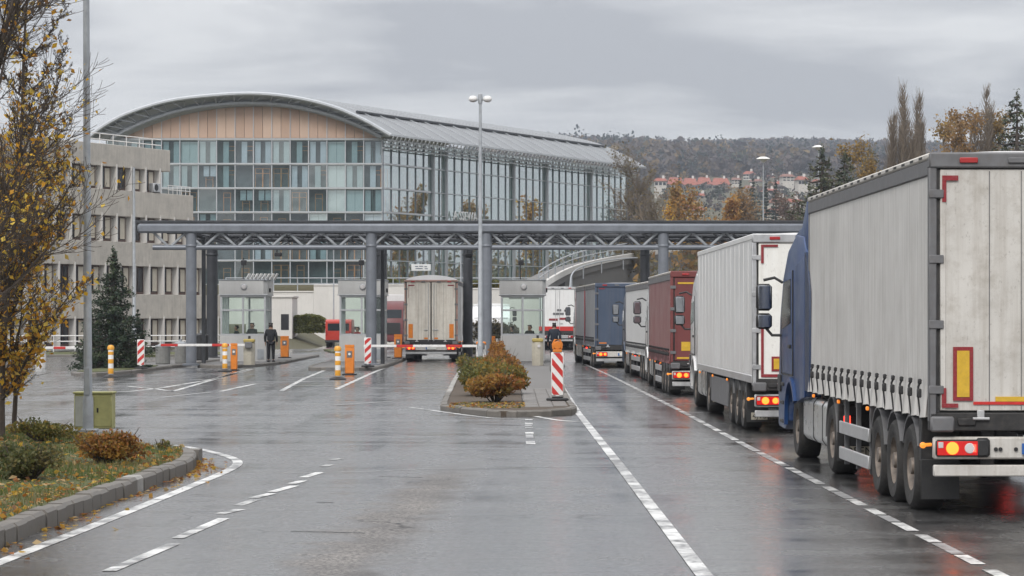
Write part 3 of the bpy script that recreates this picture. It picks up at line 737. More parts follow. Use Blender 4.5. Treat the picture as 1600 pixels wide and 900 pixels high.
# ------------------------------------------------------------------ barriers, pillars, delineators, bins
def delineator_panel(x, y, z, rz, label, lamp=False, chev=False, hgt=1.15, post=.1, w=.34):
    t = thing('warning_panel', label, 'warning panel', (x, y, z), rz, 'red and white warning panels')
    m = MB(); m.box(-.28, .28, -.16, .16, 0, .07, .03); m.box(-.14, .14, -.12, .12, .07, .11, .02); m.build('rubber_base', MT['black'], t)
    m = MB(); m.box(-.05, .05, -.03, .03, .11, post+.12, .01); m.build('post', MT['white_plastic'], t)
    z0 = post+.1; z1 = z0+hgt
    m = MB(); m.box(-w/2-.02, w/2+.02, -.028, .028, z0-.02, z1+.02, .015); b = m.build('panel_board', MT['white_plastic'], t)
    # red bars sheared across the board, clipped to it
    def clip(poly):
        def cut(P, ax, v, s):
            o = []
            for i in range(len(P)):
                a, c = P[i], P[(i+1) % len(P)]; ia = s*(a[ax]-v) >= 0; ic = s*(c[ax]-v) >= 0
                if ia: o.append(a)
                if ia != ic:
                    k = (v-a[ax])/(c[ax]-a[ax]); o.append((a[0]+(c[0]-a[0])*k, a[1]+(c[1]-a[1])*k))
            return o
        for ax, v, s in ((1, z0, 1), (1, z1, -1)):
            if poly: poly = cut(poly, ax, v, s)
        return poly
    nb_ = 3; h = hgt/nb_; sl = w*.95*(-1.25 if chev else 1); bars = []
    for k in range(-1, nb_+2):
        zc = z0+k*h+.05
        pl = [(-w/2, zc), (w/2, zc+sl), (w/2, zc+h*.5+sl), (-w/2, zc+h*.5)]
        pl = clip(pl)
        if len(pl) > 2:
            for s in (-1, 1):
                q = MB(); q.prism(pl, s*.028, s*.033, 'y'); q.build('red_stripe', MT['red'], b, smooth=False)
    if lamp:
        m = MB(); m.box(-.11, .11, -.05, .05, z1+.02, z1+.09, .01); m.lathe([(.09, -.035), (.105, -.02), (.105, .02), (.09, .035)], 16, (0, 0, z1+.19), 'y')
        m.path([(-.1, 0, z1+.1), (-.115, 0, z1+.22), (-.06, 0, z1+.33), (.06, 0, z1+.33), (.115, 0, z1+.22), (.1, 0, z1+.1)], .025, 6)
        m.build('warning_lamp', MT['orange'], t)
    return t
delineator_panel(1.13, 67, .14, .04, 'large red and white chevron panel with an orange lamp on the island tip', True, True, 1.04, .05, .27)
delineator_panel(-15.05, 109, .15, -.03, 'red and white striped panel standing near the dark conifer', hgt=1.0, post=.06, w=.26)
delineator_panel(-6.05, 112.8, .15, .05, 'red and white striped panel at the foot of the middle booth column', hgt=1.05, post=.06, w=.26)
def marker_post(x, y, z, label, hgt=1.15):
    t = thing('marker_post', label, 'marker post', (x, y, z), 0, 'white and amber marker posts')
    m = MB(); m.lathe([(.30, 0), (.30, .04), (.16, .10), (.10, .12)], 18); m.build('rubber_base', MT['black'], t)
    m = MB(); m.lathe([(.09, .1), (.10, .16), (.10, hgt-.12), (.09, hgt-.1)], 16); b = m.build('post', MT['white_plastic'], t)
    for z0, z1 in ((.14, .34), (.52, .68), (.84, .96)):
        q = MB(); q.lathe([(.102, z0), (.104, z0+.01), (.104, z1-.01), (.102, z1)], 16); q.build('amber_band', MT['amber'], b)
    m = MB(); m.lathe([(.125, hgt-.12), (.13, hgt-.02), (.09, hgt+.04), (0, hgt+.06)], 16); m.build('amber_cap', MT['amber'], t)
    return t
marker_post(-14.85, 99.5, 0, 'white and amber post in front of the dark conifer')
marker_post(-6.22, 96, 0, 'white and amber post beside the orange pillar on the hatched nose')
marker_post(-11.75, 110, 0, 'white and amber post close to the left booth, covering an orange pillar', 1.12)
def pillar(x, y, z, hgt, w, label, group='orange service pillars', rz=0.):
    t = thing('service_pillar', label, 'pillar', (x, y, z), rz, group)
    m = MB(); m.box(-w*.8, w*.8, -w*.6, w*.6, 0, .05, .02); m.build('foot_plate', MT['black'], t)
    m = MB(); m.box(-w/2, w/2, -w*.4, w*.4, .05, hgt, .03); b = m.build('housing', MT['orange'], t)
    m = MB(); m.box(-w*.28, w*.28, -w*.4-.012, -w*.4+.0, hgt*.62, hgt*.86, .006); m.build('panel', MT['mudguard'], b)
    m = MB(); m.lathe([(.05, -.02), (.05, .0)], 12, (0, -w*.4-.012, hgt*.75), 'y'); m.build('button', MT['white_plastic'], b)
    m = MB(); m.prism([(-w*.4, hgt), (w*.4, hgt), (w*.4, hgt+.04), (-w*.4, hgt+.09)], -w/2, w/2, 'x'); m.build('sloped_cap', MT['orange'], t)
    return t
pillar(-6.28, 104, 0, 1.08, .36, 'orange pillar with grey panel behind the white and amber post')
pillar(-11.6, 112.2, 0, 1.06, .28, 'narrow orange pillar tucked behind the post near the left booth')
pillar(-11.75, 139, .135, 1.05, .42, 'dark orange pillar on the kerb behind the standing man')
pillar(-1.0, 126, .118, 1.15, .42, 'orange pillar between the lamp post and the right booth')
pillar(-5.8, 137, .135, 1.15, .4, 'orange pillar behind the middle booth by the truck')
def machine(x, y, z, label, mat, hgt=1.15, r=.27, boom=None, bh=.95, cap='brass'):
    t = thing('barrier_machine', label, 'barrier', (x, y, z), 0, 'lifting barriers of the check lanes')
    m = MB(); m.prism([(r*math.cos(a+PI/8), r*math.sin(a+PI/8)) for a in np.linspace(0, 2*PI, 9)[:-1]], 0, hgt*.86, 'z'); b = m.build('housing', MT[mat], t, bevel=.02)
    m = MB(); m.box(-r*.9, r*.9, -r*.9, r*.9, hgt*.86, hgt, .04); m.build('lid', MT[cap], t)
    m = MB(); m.lathe([(.07, -.03), (.07, 0), (.03, .02)], 12, (r*.2, -r-.0, hgt*.72), 'y'); m.build('lamp', MT['lens_clear'], b)
    m = MB(); m.tube((0, 0, hgt), (0, 0, hgt+.13), .06); m.build('beacon', MT['black'], t)
    if boom:
        s = 1 if boom > 0 else -1; L = abs(boom); n = max(5, int(L/.65)); ln = L/n
        hub = MB(); hub.box(-.16, .16, -r-.16, -r-.02, bh-.14, bh+.14, .03); hb = hub.build('boom_hub', MT['mudguard'], t)
        for k in range(n):
            q = MB(); q.box(s*(.1+k*ln), s*(.1+(k+1)*ln-.002), -r-.12, -r-.06, bh-.055, bh+.055, .012)
            q.build('boom_segment', MT['red' if k % 3 == 1 else 'white_plastic'], t)
    return t
machine(-11.55, 118.2, .135, 'beige barrier cabinet with mustard lid before the left booth, its striped boom reaching left', 'beige', boom=-3.75, bh=.88)
machine(1.12, 117.5, .118, 'beige barrier cabinet with mustard lid on the paved island, no boom', 'beige', 1.2)
machine(-1.35, 117.2, .125, 'white barrier cabinet beside the middle lamp post, its boom closing the truck lane', 'white_plastic', 1.05, .24, boom=-5.0, bh=.86, cap='orange')
machine(-20.6, 117.5, 0, 'barrier cabinet behind the yellow tree with a thin white boom', 'white_plastic', 1.05, .24, boom=2.6, bh=.9)
def bin_(x, y, z, r, hgt, mat, label, group):
    t = thing('litter_bin', label, 'bin', (x, y, z), 0, group)
    m = MB(); n = 16
    m.lathe([(r*.92, 0), (r, .04), (r, hgt*.88), (r*.9, hgt*.9)], n); m.build('body', MT[mat], t, smooth=False)
    m = MB(); m.lathe([(r*1.05, hgt*.88), (r*1.05, hgt*.95), (r*.6, hgt), (r*.35, hgt*1.02)], n); m.build('rim', MT['galv' if mat == 'bin' else 'black'], t)
    m = MB(); m.tube((0, 0, hgt), (0, 0, hgt*1.13), r*.22); m.build('knob', MT['galv'], t)
bin_(-15.65, 120.5, .135, .33, .88, 'bin', 'round grey bin with slatted side left of the tall column', 'bins by the left columns')
bin_(-15.1, 122.5, .135, .27, .98, 'bin', 'slimmer grey bin directly behind the slatted one', 'bins by the left columns')
bin_(-15.2, 131.5, .135, .34, 1.3, 'black', 'tall black bin between the light and the dark column', 'black bins')
# low stones along the paved island
for k in range(8):
    m = MB(); m.box(-.09, .09, -.2, .2, 0, rng.uniform(.25, .36), .03); o = m.build('bollard_stone', MT['kerb' if k % 2 else 'kerb_white'])
    o.location = (1.36+.03*k+rng.uniform(-.02, .02), 74+4.3*k, .13); tag(o, 'short edge stone in the row along the island walk', 'stone', 'edge stones along the island walk')

# ------------------------------------------------------------------ lamp posts and cabinets
def lamp_post(x, y, z, hgt, r0, r1, label, heads='none', mat='galv', lean=0., base=True):
    t = thing('street_lamp', label, 'lamp post', (x, y, z), 0); t.rotation_euler = (0, lean, 0)
    m = MB(); m.lathe([(r0*1.25, 0), (r0*1.25, .5), (r0, .56), (r1, hgt)], 18); p = m.build('pole', MT[mat], t)
    if base: m = MB(); m.box(-r0*2.2, r0*2.2, -r0*2.2, r0*2.2, -.02, .03, .01); m.build('base_plate', MT['galv'], t)
    if base: m = MB(); m.box(-r0*.6, r0*.6, -r0*1.25-.012, -r0*1.2, .6, 1.05, .004); m.build('service_hatch', MT['galv'], p)
    if heads == 'double':
        m = MB(); m.tube((-.32, 0, hgt), (.32, 0, hgt), .03); m.lathe([(.07, hgt-.15), (.09, hgt), (.08, hgt+.2), (0, hgt+.24)], 12); m.build('bracket', MT['galv'], t)
        for s in (-1, 1):
            m = MB(); m.lathe([(0, .13), (.09, .115), (.15, .07), (.17, 0), (.165, -.03)], 16, (s*.27, 0, hgt+.02)); h = m.build('lamp_head', MT['white_plastic'], t)
            m = MB(); m.lathe([(.15, -.03), (.13, -.08), (.07, -.11), (0, -.12)], 16, (s*.27, 0, hgt+.02)); m.build('diffuser', MT['lens_clear'], h)
    elif heads == 'disc':
        m = MB(); m.lathe([(0, .22), (.25, .2), (.55, .08), (.6, 0), (.3, -.08), (.1, -.3)], 18, (0, 0, hgt)); m.build('lamp_head', MT['white_plastic'], t)
    elif heads == 'arm':
        m = MB(); m.path([(0, 0, hgt), (.3, 0, hgt+.3), (1.6, 0, hgt+.45)], .05, 8); a = m.build('arm', MT['galv'], t)
        m = MB(); m.box(1.4, 2.1, -.16, .16, hgt+.36, hgt+.52, .05); m.build('lamp_head', MT['white_plastic'], t)
    return t
p = gp(137, 672)
lamp_post(-7.08, 44.9, .32, 10.5, .072, .045, 'tall galvanised lamp post on the lawn beside the yellow tree', 'arm', lean=-.0045)
lamp_post(-1.18, 100, .125, 10.2, .095, .05, 'tall slender lamp post with two white heads rising from the island shrubs', 'double')
lamp_post(21.5, 230, height(21.5, 230), 15.8, .09, .04, 'distant lamp post with one flat white disc head near the hill', 'disc')
lamp_post(28.5, 250, height(28.5, 250), 17.4, .09, .04, 'distant lamp post with a curved arm next to two spruces', 'disc')
lamp_post(-13.6, 205, 0, 8.2, .06, .04, 'thin grey pole beside the red van', 'none', base=False)
lamp_post(-3.9, 205, 0, 8.5, .08, .05, 'thin pole behind the white van', 'none', base=False)
pole = lamp_post(-25.6, 182, .1, 12.3, .13, .08, 'grey pole in front of the concrete offices at the canopy end', 'none')
t = thing('utility_cabinet', 'yellowish steel cabinet with rust spots just behind the tall lamp post', 'cabinet', (-7.18, 46.3, .3), 0)
m = MB(); m.box(-.33, .32, -.2, .2, 0, .60, .012); b = m.build('body', MT['cabinet'], t)
m = MB(); m.box(-.35, .34, -.23, .23, .60, .635, .01); m.build('lid', MT['cabinet'], t)
m = MB(); m.box(.02, .30, -.212, -.2, .04, .56, .004); d_ = m.build('door', MT['cabinet'], b)
m = MB(); m.box(.06, .09, -.222, -.212, .28, .36, .003); m.build('handle', MT['black'], d_)
m = MB(); m.box(-.31, 0, -.212, -.2, .04, .56, .004); m.build('door', MT['cabinet_pale'], b, 'pale grey door')
# ------------------------------------------------------------------ lorries
def wheel_meshes(r=.5, w=.34):
    m = MB(); m.lathe([(r*.56, 0), (r*.62, -.035*0), (r*.66, -.012), (r*.88, -.02), (r*.96, .012), (r, .05), (r, w-.05), (r*.96, w-.012), (r*.6, w), (r*.56, w)], 32, (0, 0, 0), 'x', 0, False)
    ty = m.mesh('wheel', MT['rubber'])
    m = MB(); m.lathe([(r*.575, .0), (r*.57, .02), (r*.52, .05), (r*.47, .12), (r*.30, .13), (r*.28, .07), (r*.2, .04), (r*.18, -.005), (0, -.01)], 26, (0, 0, 0), 'x', 0, False)
    for k in range(10):
        a = 2*PI*k/10; m.lathe([(.016, .12), (.016, .075), (0, .07)], 6, (0, r*.385*math.cos(a), r*.385*math.sin(a)), 'x')
    for k in range(8):
        a = 2*PI*(k+.5)/8; m.lathe([(.03, .1), (.03, .09), (0, .09)], 6, (0, r*.47*math.cos(a), r*.47*math.sin(a)), 'x', 1)
    rm = m.mesh('rim', [MT['rim'], MT['black']])
    return ty, rm
TYRE, RIM = wheel_meshes()
def wheel(par, x, y, side, r=.5):
    o = link('wheel', TYRE, par); o.location = (x, y, r); k = r/.5; o.scale = (k, k, k)
    if side > 0: o.rotation_euler = (0, 0, PI)
    link('rim', RIM, o)
def arc(cy, cz, r, a0, a1, n=10): return [(cy+r*math.cos(R(a0+(a1-a0)*k/n)), cz+r*math.sin(R(a0+(a1-a0)*k/n))) for k in range(n+1)]
def mudguard(par, x0, x1, cy, r, a0=10, a1=170, mat='mudguard', th=.025):
    m = MB(); m.prism(arc(cy, .5, r, a0, a1)+arc(cy, .5, r-th, a1, a0), x0, x1, 'x'); return m.build('mudguard', MT[mat], par)

def curtain(par, x, y0, y1, z0, z1, mat, straps, flip=1, wave=True, step=.65, smat='black'):
    ny = int((y1-y0)/.055); zs = [z0, z0+.06, z0+.13, z0+.2, z0+.27, z0+.33, z0+.40, z0+.5, (z0+z1)/2, z1]; V = []; Fq = []
    for j in range(ny+1):
        y = y0+(y1-y0)*j/ny
        for z in zs:
            k = max(0, 1-(z-z0)/.42)
            ph = y/step*2*PI
            dx = (.045*k*math.sin(ph*2+.5*math.sin(y*2))+.018*k*math.sin(ph*5+1) if wave else 0)+.006*math.sin(y*1.7+z*2)*(z < z1)
            V.append((x+flip*dx*-1, y, z+(.012*k*math.sin(ph) if wave else 0)))
    nz = len(zs)
    for j in range(ny):
        for i in range(nz-1): a = j*nz+i; Fq.append((a, a+1, a+nz+1, a+nz) if flip > 0 else (a, a+nz, a+nz+1, a+1))
    o = np_obj('side_curtain', V, Fq, MT[mat], par, smooth=True)
    if straps:
        me = None; n = int((y1-y0)/step)
        for k in range(n):
            if me is None:
                q = MB(); q.path([(.02*flip, 0, .41), (-flip*.012, .012, .33), (-flip*.015, -.005, .22), (0, .01, .1), (.01*flip, .0, -.03)], [.012, .014, .012, .011, .008], 5); q.box(-.03, .02, -.028, .028, .21, .31, .01); q.box(-.02, .02, -.035, .02, .36, .42, .01)
                me = q.mesh('strap', MT[smat])
            s = link('strap', me, o); s.location = (x-flip*.05, y0+.35+k*step, z0)
    return o

def cab(t, yb, mat, detail=2, zr=3.55, half=1.23, spoil=None, front=3.05):
    """tractor cab; yb = rear wall, extends forward by `front`"""
    k = front/3.05; cy = yb+1.45*k
    pr = [(yb, 1.0), (yb, zr-.3), (yb+.35, zr-.05), (yb+1.0*k, zr), (yb+1.9*k, zr-.22), (yb+2.45*k, zr-.62), (yb+2.85*k, 2.2), (yb+2.98*k, 1.35), (yb+front, .95), (yb+front-.03, .42), (yb+2.3*k, .40)]
    pr += [p for p in arc(cy, .55, .66, 0, 150, 9) if p[1] > .42 and p[0] < yb+2.3*k-.02]+[(yb+.62, .95)]
    m = MB(); m.prism(pr, -half, half, 'x'); c = m.build('cab', MT[mat], t, bevel=.05)
    # windscreen
    m = MB(); m.prism([(yb+2.47*k, zr-.66), (yb+2.82*k, 2.2), (yb+2.87*k, 2.2), (yb+2.52*k, zr-.66)], -half+.12, half-.12, 'x'); m.build('windscreen', MT['cab_glass'], c)
    m = MB(); m.box(-half+.2, half-.2, yb+front-.03, yb+front+.02, .95, 1.85, .02); g = m.build('grille', MT['black'], c)
    m = MB(); m.box(-half+.05, half-.05, yb+front-.02, yb+front+.05, .45, .82, .03); m.build('bumper', MT[mat], c)
    for s in (-1, 1):
        m = MB(); m.box(s*(half-.42), s*(half-.08), yb+front+.03, yb+front+.065, .56, .76, .02); m.build('headlight', MT['headlamp'], c)
        m = MB(); m.prism([(yb+1.32*k, 1.32), (yb+2.5*k, 1.32), (yb+2.6*k, 2.2), (yb+2.25*k, zr-.62), (yb+1.32*k, zr-.55)], s*half, s*(half+.018), 'x'); d = m.build('cab_door', MT[mat], c, bevel=.008)
        m = MB(); m.prism([(yb+1.45*k, 2.12), (yb+2.48*k, 2.02), (yb+2.5*k, 2.25), (yb+2.2*k, zr-.72), (yb+1.45*k, zr-.68)], s*(half+.018), s*(half+.026), 'x'); m.build('side_window', MT['cab_glass'], c)
        if detail > 1:
            m = MB(); m.box(s*(half+.02), s*(half+.05), yb+1.4*k, yb+1.62*k, 1.72, 1.78, .008); m.build('door_handle', MT['black'], c)
            m = MB(); m.prism([(yb+.04, 1.0), (yb+.62, .97), (yb+1.2, 1.32), (yb+1.2, zr-.5), (yb+.05, zr-.35)], s*half, s*(half+.012), 'x'); m.build('side_panel', MT[mat], c, bevel=.006)
            m = MB(); m.prism(arc(cy, .55, .72, -5, 150, 9)+arc(cy, .55, .64, 150, -5, 9), s*(half-.01), s*(half+.05), 'x'); m.build('wheel_arch', MT[mat], c)
            m = MB()
            for q in range(3): m.box(s*(half-.02), s*(half+.02), yb+2.35*k, yb+2.75*k, .5+.3*q, .56+.3*q, .01)
            m.build('step', MT['black'], c)
            m = MB(); m.prism([(yb-.55, 1.1), (yb, 1.1), (yb, zr-.3), (yb-.2, zr-.35), (yb-.55, zr-.9)], s*half-.02*s, s*half+.012*s, 'x'); m.build('side_fairing', MT['navy_dark' if mat == 'blue' else mat], c)
            for ya in (yb+1.29*k, yb+2.58*k):
                m = MB(); m.box(s*(half+.001), s*(half+.021), ya-.009, ya+.009, 1.3, 2.2 if ya > yb+2*k else zr-.55); m.build('door_gap', MT['black'], c)
            m = MB(); m.box(s*(half+.001), s*(half+.02), yb+1.3*k, yb+2.55*k, 1.285, 1.303); m.build('door_gap', MT['black'], c)
            m = MB(); m.box(s*(half+.01), s*(half+.03), yb+2.62*k, yb+front-.15, 1.0, 1.28, .008); m.build('corner_deflector', MT['black'], c)
        # mirrors on an arm
        my = yb+2.62*k
        m = MB(); m.path([(s*half, my-.1, 2.78), (s*(half+.12), my, 2.86), (s*(half+.30), my+.02, 2.82)], .024, 6); m.path([(s*half, my-.1, 1.92), (s*(half+.16), my, 1.92), (s*(half+.27), my, 2.05)], .024, 6); a = m.build('mirror_arm', MT['black'], t)
        for z0, z1 in ((2.32, 2.76), (2.02, 2.28)):
            m = MB(); m.box(s*(half+.16), s*(half+.42), my-.06, my+.1, z0, z1, .05); m.build('mirror_housing', MT['black'], a)
            m = MB(); m.box(s*(half+.19), s*(half+.39), my-.075, my-.062, z0+.03, z1-.03, .01); m.build('mirror_glass', MT['mirror_glass'], a)
    if spoil:
        m = MB(); m.prism([(yb+.02, zr-.28), (yb-.05, spoil), (yb+.12, spoil), (yb+.7, zr+.12), (yb+1.5*k, zr-.02)], -half+.03, half-.03, 'x'); m.build('roof_spoiler', MT[mat], c, bevel=.05)
    return c

def lorry(name, label, cat, loc, rz, L, H, zb, side, rear, cabmat, kind='curtain', W=2.55, group='lorries queuing in the right lane', lit=True,
          axles=(1.75, 3.06, 4.37), drive=None, steer=None, gap=.28, caph=None, spoil=None, detail=2, marks='none', splits=None, straps=True, cabL=3.05, dome=False, flap=None, roofmat='roof_white', cabhalf=1.23, strapmat='black', plate=True, bars=False):
    t = thing(name, label, cat, loc, rz, group); w = W/2
    drive = L-2.3 if drive is None else drive; yb = L+gap; steer = yb+1.45*cabL/3.05 if steer is None else steer
    # frame
    m = MB()
    for s in (-.46, .46): m.box(s-.06, s+.06, .15, yb+cabL-.3, .78, zb-.02)
    for y in np.arange(.6, L, 1.2): m.box(-w+.1, w-.1, y-.04, y+.04, zb-.16, zb-.03)
    m.build('chassis', MT['chassis'], t)
    m = MB(); m.box(-w+.03, w-.03, .06, L-.02, zb-.04, zb+.06); m.build('load_floor', MT['chassis'], t)
    segs = splits or [(0, L)]
    for si, (ya, yc) in enumerate(segs):
        last = si == 0
        m = MB(); m.box(-w+.03, w-.03, yc-.05, yc, zb, H-.04, .01); m.build('front_wall', MT[side], t)
        if kind == 'curtain':
            for s in (-1, 1): curtain(t, s*(w-.012), ya+.12, yc-.06, zb-.06, H-.2, side, straps and (detail > 1 or s < 0), -s if s > 0 else 1, smat=strapmat)
            for s in (-1, 1):
                m = MB(); m.box(s*(w-.06), s*(w+.012), ya+.10, yc-.02, H-.25, H-.075, .015); m.build('roof_rail', MT['mudguard'], t)
                m = MB(); m.box(s*(w-.10), s*(w+.02), ya+.02, yc, H-.073, H, .02); r_ = m.build('roof_edge', MT['door_grey'], t)
                if detail > 1 and s < 0 and len(segs) == 1:
                    me = None
                    for y in np.arange(ya+.4, yc, .62):
                        if me is None: q = MB(); q.box(-w-.024, -w-.018, 0, .22, H-.05, H-.022); me = q.mesh('slot', MT['chassis'])
                        o = link('slot', me, r_); o.location = (0, y, 0)
                m = MB(); m.box(s*(w-.05), s*(w+.004), yc-.06, yc, zb-.03, H-.25, .01); m.build('corner_post', MT['tape_red' if splits and si else 'mudguard'], t)
            if splits and si:
                for s in (-1, 1): m = MB(); m.box(s*(w-.05), s*(w+.006), ya+.04, ya+.12, zb-.03, H-.25, .01); m.build('corner_post', MT['tape_red'], t)
        else:
            n = 16
            for s in (-1, 1):
                m = MB(); m.box(s*(w-.05), s*w, ya+.06, yc, zb+.0, H-.02, .012); sw = m.build('side_wall', MT[side], t)
                if detail > 1:
                    me = None
                    for y in np.linspace(ya+.9, yc-.5, 14):
                        if me is None: q = MB(); q.box(s*w, s*(w+.006), 0, .035, zb+.12, H-.12, .002); me = q.mesh('rib', MT[side])
                        o = link('rib', me, sw); o.location = (0, y, 0)
                m = MB(); m.box(s*(w-.03), s*(w+.015), ya+.05, yc, zb-.06, zb+.09, .012); m.build('bottom_rail', MT['alu'], t)
                m = MB(); m.box(s*(w-.03), s*(w+.014), ya+.05, yc, H-.11, H, .015); m.build('top_rail', MT[side], t)
        m = MB()
        if dome: m.prism([(-w, H-.06)]+[(-w+2*w*k/12, H-.02+.27*math.sin(PI*k/12)**.6) for k in range(13)]+[(w, H-.06)], ya+.04, yc, 'y')
        else: m.prism([(-w+.06, H-.05), (-w+.06, H-.01), (-.5, H+.02), (.5, H+.02), (w-.06, H-.01), (w-.06, H-.05)], ya+.04, yc, 'y')
        m.build('roof', MT[roofmat], t)
    # rear frame, doors
    fm = 'mudguard' if kind == 'curtain' else 'alu'
    if rear in ('red_door', 'blue_curtain'): fm = rear
    if dome: fm = 'rusty_frame'
    for s in (-1, 1):
        m = MB(); m.box(s*(w-.075), s*(w+.008), 0, .12, zb-.1, H-.16, .012); m.build('rear_post', MT[fm], t)
        m = MB(); m.box(s*(w-.115), s*(w-.078), .03, .11, zb-.1, H-.16); m.build('post_gap', MT['chassis'], t)
    m = MB(); m.box(-w-.01, w+.01, -.02, .14, H-(.1 if dome else .17), H+.004, .02); hd = m.build('rear_header', MT['rusty_frame' if dome else rear if rear in ('red_door', 'blue_curtain') else 'mudguard' if kind == 'curtain' else 'alu'], t)
    for x, mt in ((-w+.42, 'lens_red'), (-w+.95, 'mudguard'), (w-.95, 'mudguard'), (w-.42, 'lens_red')):
        m = MB(); m.box(x-.1, x+.1, -.045, -.02, H-.115, H-.055, .008); m.build('marker_lamp', MT[mt], hd)
    for s in (-1, 1):
        m = MB(); m.box(s*(w-.115) if s > 0 else s*(w-.115), s*(.03 if dome else .006), .02, .06, zb+.02, H-(.11 if dome else .18), .008); d = m.build('rear_door', MT[rear], t)
        if detail > 1:
            m = MB(); m.box(s*(w-.118), s*(w-.175), .006, .019, zb+.03, H-.19, .004); m.build('door_edge', MT[rear], d)
            for z in np.linspace(zb+.25, H-.45, 4):
                m = MB(); m.box(s*(w-.15), s*(w+.013), -.014, .004, z-.045, z+.045, .006); m.build('hinge', MT['alu' if kind != 'curtain' else 'mudguard'], d)
            for xr in (.62, .27) if kind == 'curtain' else (.16, .42):
                m = MB(); m.box(s*xr-.004, s*xr+.004, .012, .019, zb+.03, H-.2); m.build('seam', MT['mudguard'], d)
            for q in range(26):
                pass
        lx = s*.14
        if bars or detail == 1:
            m = MB(); m.tube((lx, -.005, zb-.04), (lx, -.005, H-.2), .018, n=8); m.build('lock_rod', MT['alu'], d)
            m = MB(); m.box(lx-.05, lx+.22*s, -.03, -.01, zb+.5, zb+.55, .008); m.build('door_handle', MT['alu'], d)
    # rear sill and lights
    m = MB(); m.box(-w, w, .0, .16, zb-.2, zb+.0, .012); sill = m.build('rear_sill', MT['chassis'], t)
    if detail > 1:
        for s in (-1, 1):
            m = MB(); m.box(s*(w-.0), s*(w-.26), -.06, .0, zb-.21, zb-.04, .02); m.build('rubber_buffer', MT['mudguard'], sill)
            m = MB(); m.box(s*(w-.3), s*(w-.5), -.03, -.002, zb-.14, zb-.06, .01); m.build('bracket', MT['chassis'], sill)
            m = MB(); m.tube((s*.72-.09, -.03, zb-.065), (s*.72+.09, -.03, zb-.065), .016); m.box(s*.72-.04, s*.72+.04, -.02, 0, zb-.07, zb+.03, .005); m.build('latch', MT['alu'], sill)
    zl = zb-.51
    m = MB(); m.box(-w+.04, w-.04, .02, .10, zl, zl+.245, .02); lb = m.build('lamp_bar', MT['door_grey' if kind == 'curtain' else 'alu'], t)
    for s in (-1, 1):
        xc = s*(w-.30); L_ = MB(); L_.box(xc-.24, xc+.24, -.03, .02, zl+.03, zl+.215, .03); tl = L_.build('tail_light', MT['black'], t)
        m = MB(); m.box(xc-.225, xc+.225, -.042, -.028, zl+.045, zl+.2, .012); m.build('lens', MT['lens_red_lit' if lit else 'lens_red'], tl)
        xo = xc+s*.06
        m = MB(); m.lathe([(.07, -.042), (.066, -.052), (0, -.056)], 18, (xo, 0, zl+.122), 'y'); m.build('indicator_lens', MT['lamp_orange' if lit else 'lens_red'], tl)
        m = MB(); m.box(xc+s*.16, xc+s*.215, -.05, -.041, zl+.125, zl+.19, .008); m.build('corner_lens', MT['lens_clear'], tl)
        m = MB(); m.lathe([(.058, -.042), (.052, -.05), (0, -.052)], 16, (xc-s*.13, 0, zl+.122), 'y'); m.build('reverse_lens', MT['lens_clear' if detail > 1 and marks == 'near' else 'lamp_orange' if lit else 'lens_clear'], tl)
        if lit:
            m = MB(); m.box(xc-s*.20, xc-s*.165, -.05, -.041, zl+.08, zl+.165, .008); m.build('brake_lens', MT['lamp_red'], tl)
        m = MB(); m.tube((s*(w-.02), .05, zl+.16), (s*(w+.08), .0, zl+.155), .02); m.lathe([(.034, -.02), (.034, -.05), (0, -.06)], 12, (s*(w+.08), .02, zl+.155), 'y'); m.build('side_marker', MT['lamp_amber_dim' if lit else 'amber'], t)
    m = MB(); m.box(-w+.05, w-.05, .04, .12, zl-.19, zl-.065, .012); m.build('underrun_bar', MT['door_grey' if marks == 'near' else 'alu'], t)
    m = MB()
    for s in (-1, 1): m.box(s*.62-.07, s*.62+.07, .1, .2, zl-.19, zb-.1, .01)
    m.build('bar_bracket', MT['chassis'], t)
    if plate:
        m = MB(); m.box(-.26, .26, -.01, .019, zl+.06, zl+.17, .004); pl = m.build('number_plate', MT['plate_white'], lb)
        m = MB(); m.box(-.27, -.21, -.014, -.009, zl+.055, zl+.175); m.build('plate_strip', MT['plate_blue'], pl)
        if marks == 'near':
            for x in (-.55, -.50, -.33):
                q = MB(); q.lathe([(.022, -.0), (.022, .02)], 10, (x, 0, zl+.11), 'y'); q.build('bolt', MT['black'], lb)
            q = MB(); q.box(-.78, -.62, -.05, .02, zl+.02, zl+.235, .03); q.build('hose_box', MT['black'], lb)
    # wheels, guards, flaps
    for s in (-1, 1):
        for a in axles:
            wheel(t, s*(w-.03), a, s); mudguard(t, s*(w-.36), s*(w-.02), a, .60, 25 if a == axles[0] else 35, 155 if a != axles[-1] else 165)
        m = MB(); m.box(s*(w-.44), s*(w-.01), axles[0]-.84, axles[0]-.82, .17, .62, .005); fl = m.build('mud_flap', MT['black'], t)
        m = MB(); m.box(s*(w-.46), s*(w-.02), axles[0]-.80, axles[0]-.62, .60, zb-.06, .01); m.build('flap_carrier', MT['chassis'], t)
        if flap and s < 0 and marks != 'near':
            m = MB(); m.box(-w+.10, -w+.42, axles[0]-.845, axles[0]-.841, .22, .36, .002); e = m.build('flap_emblem', MT['beige'], fl)
            o = link('lettering', text_mesh(flap, .15, .002), e); o.data.materials.append(MT['black']); o.location = (-w+.26, axles[0]-.848, .29); o.rotation_euler = (PI/2, 0, 0)
        wheel(t, s*(w-.05), drive, s); wheel(t, s*(w-.08), steer, s)
        m = MB(); mudguard(t, s*(w-.42), s*(w-.03), drive, .62, 0, 180, 'mudguard')
        m = MB(); m.box(s*(w-.5), s*(w-.02), drive-.72, drive-.70, .22, .62, .004); f2 = m.build('mud_flap', MT['black'], t)
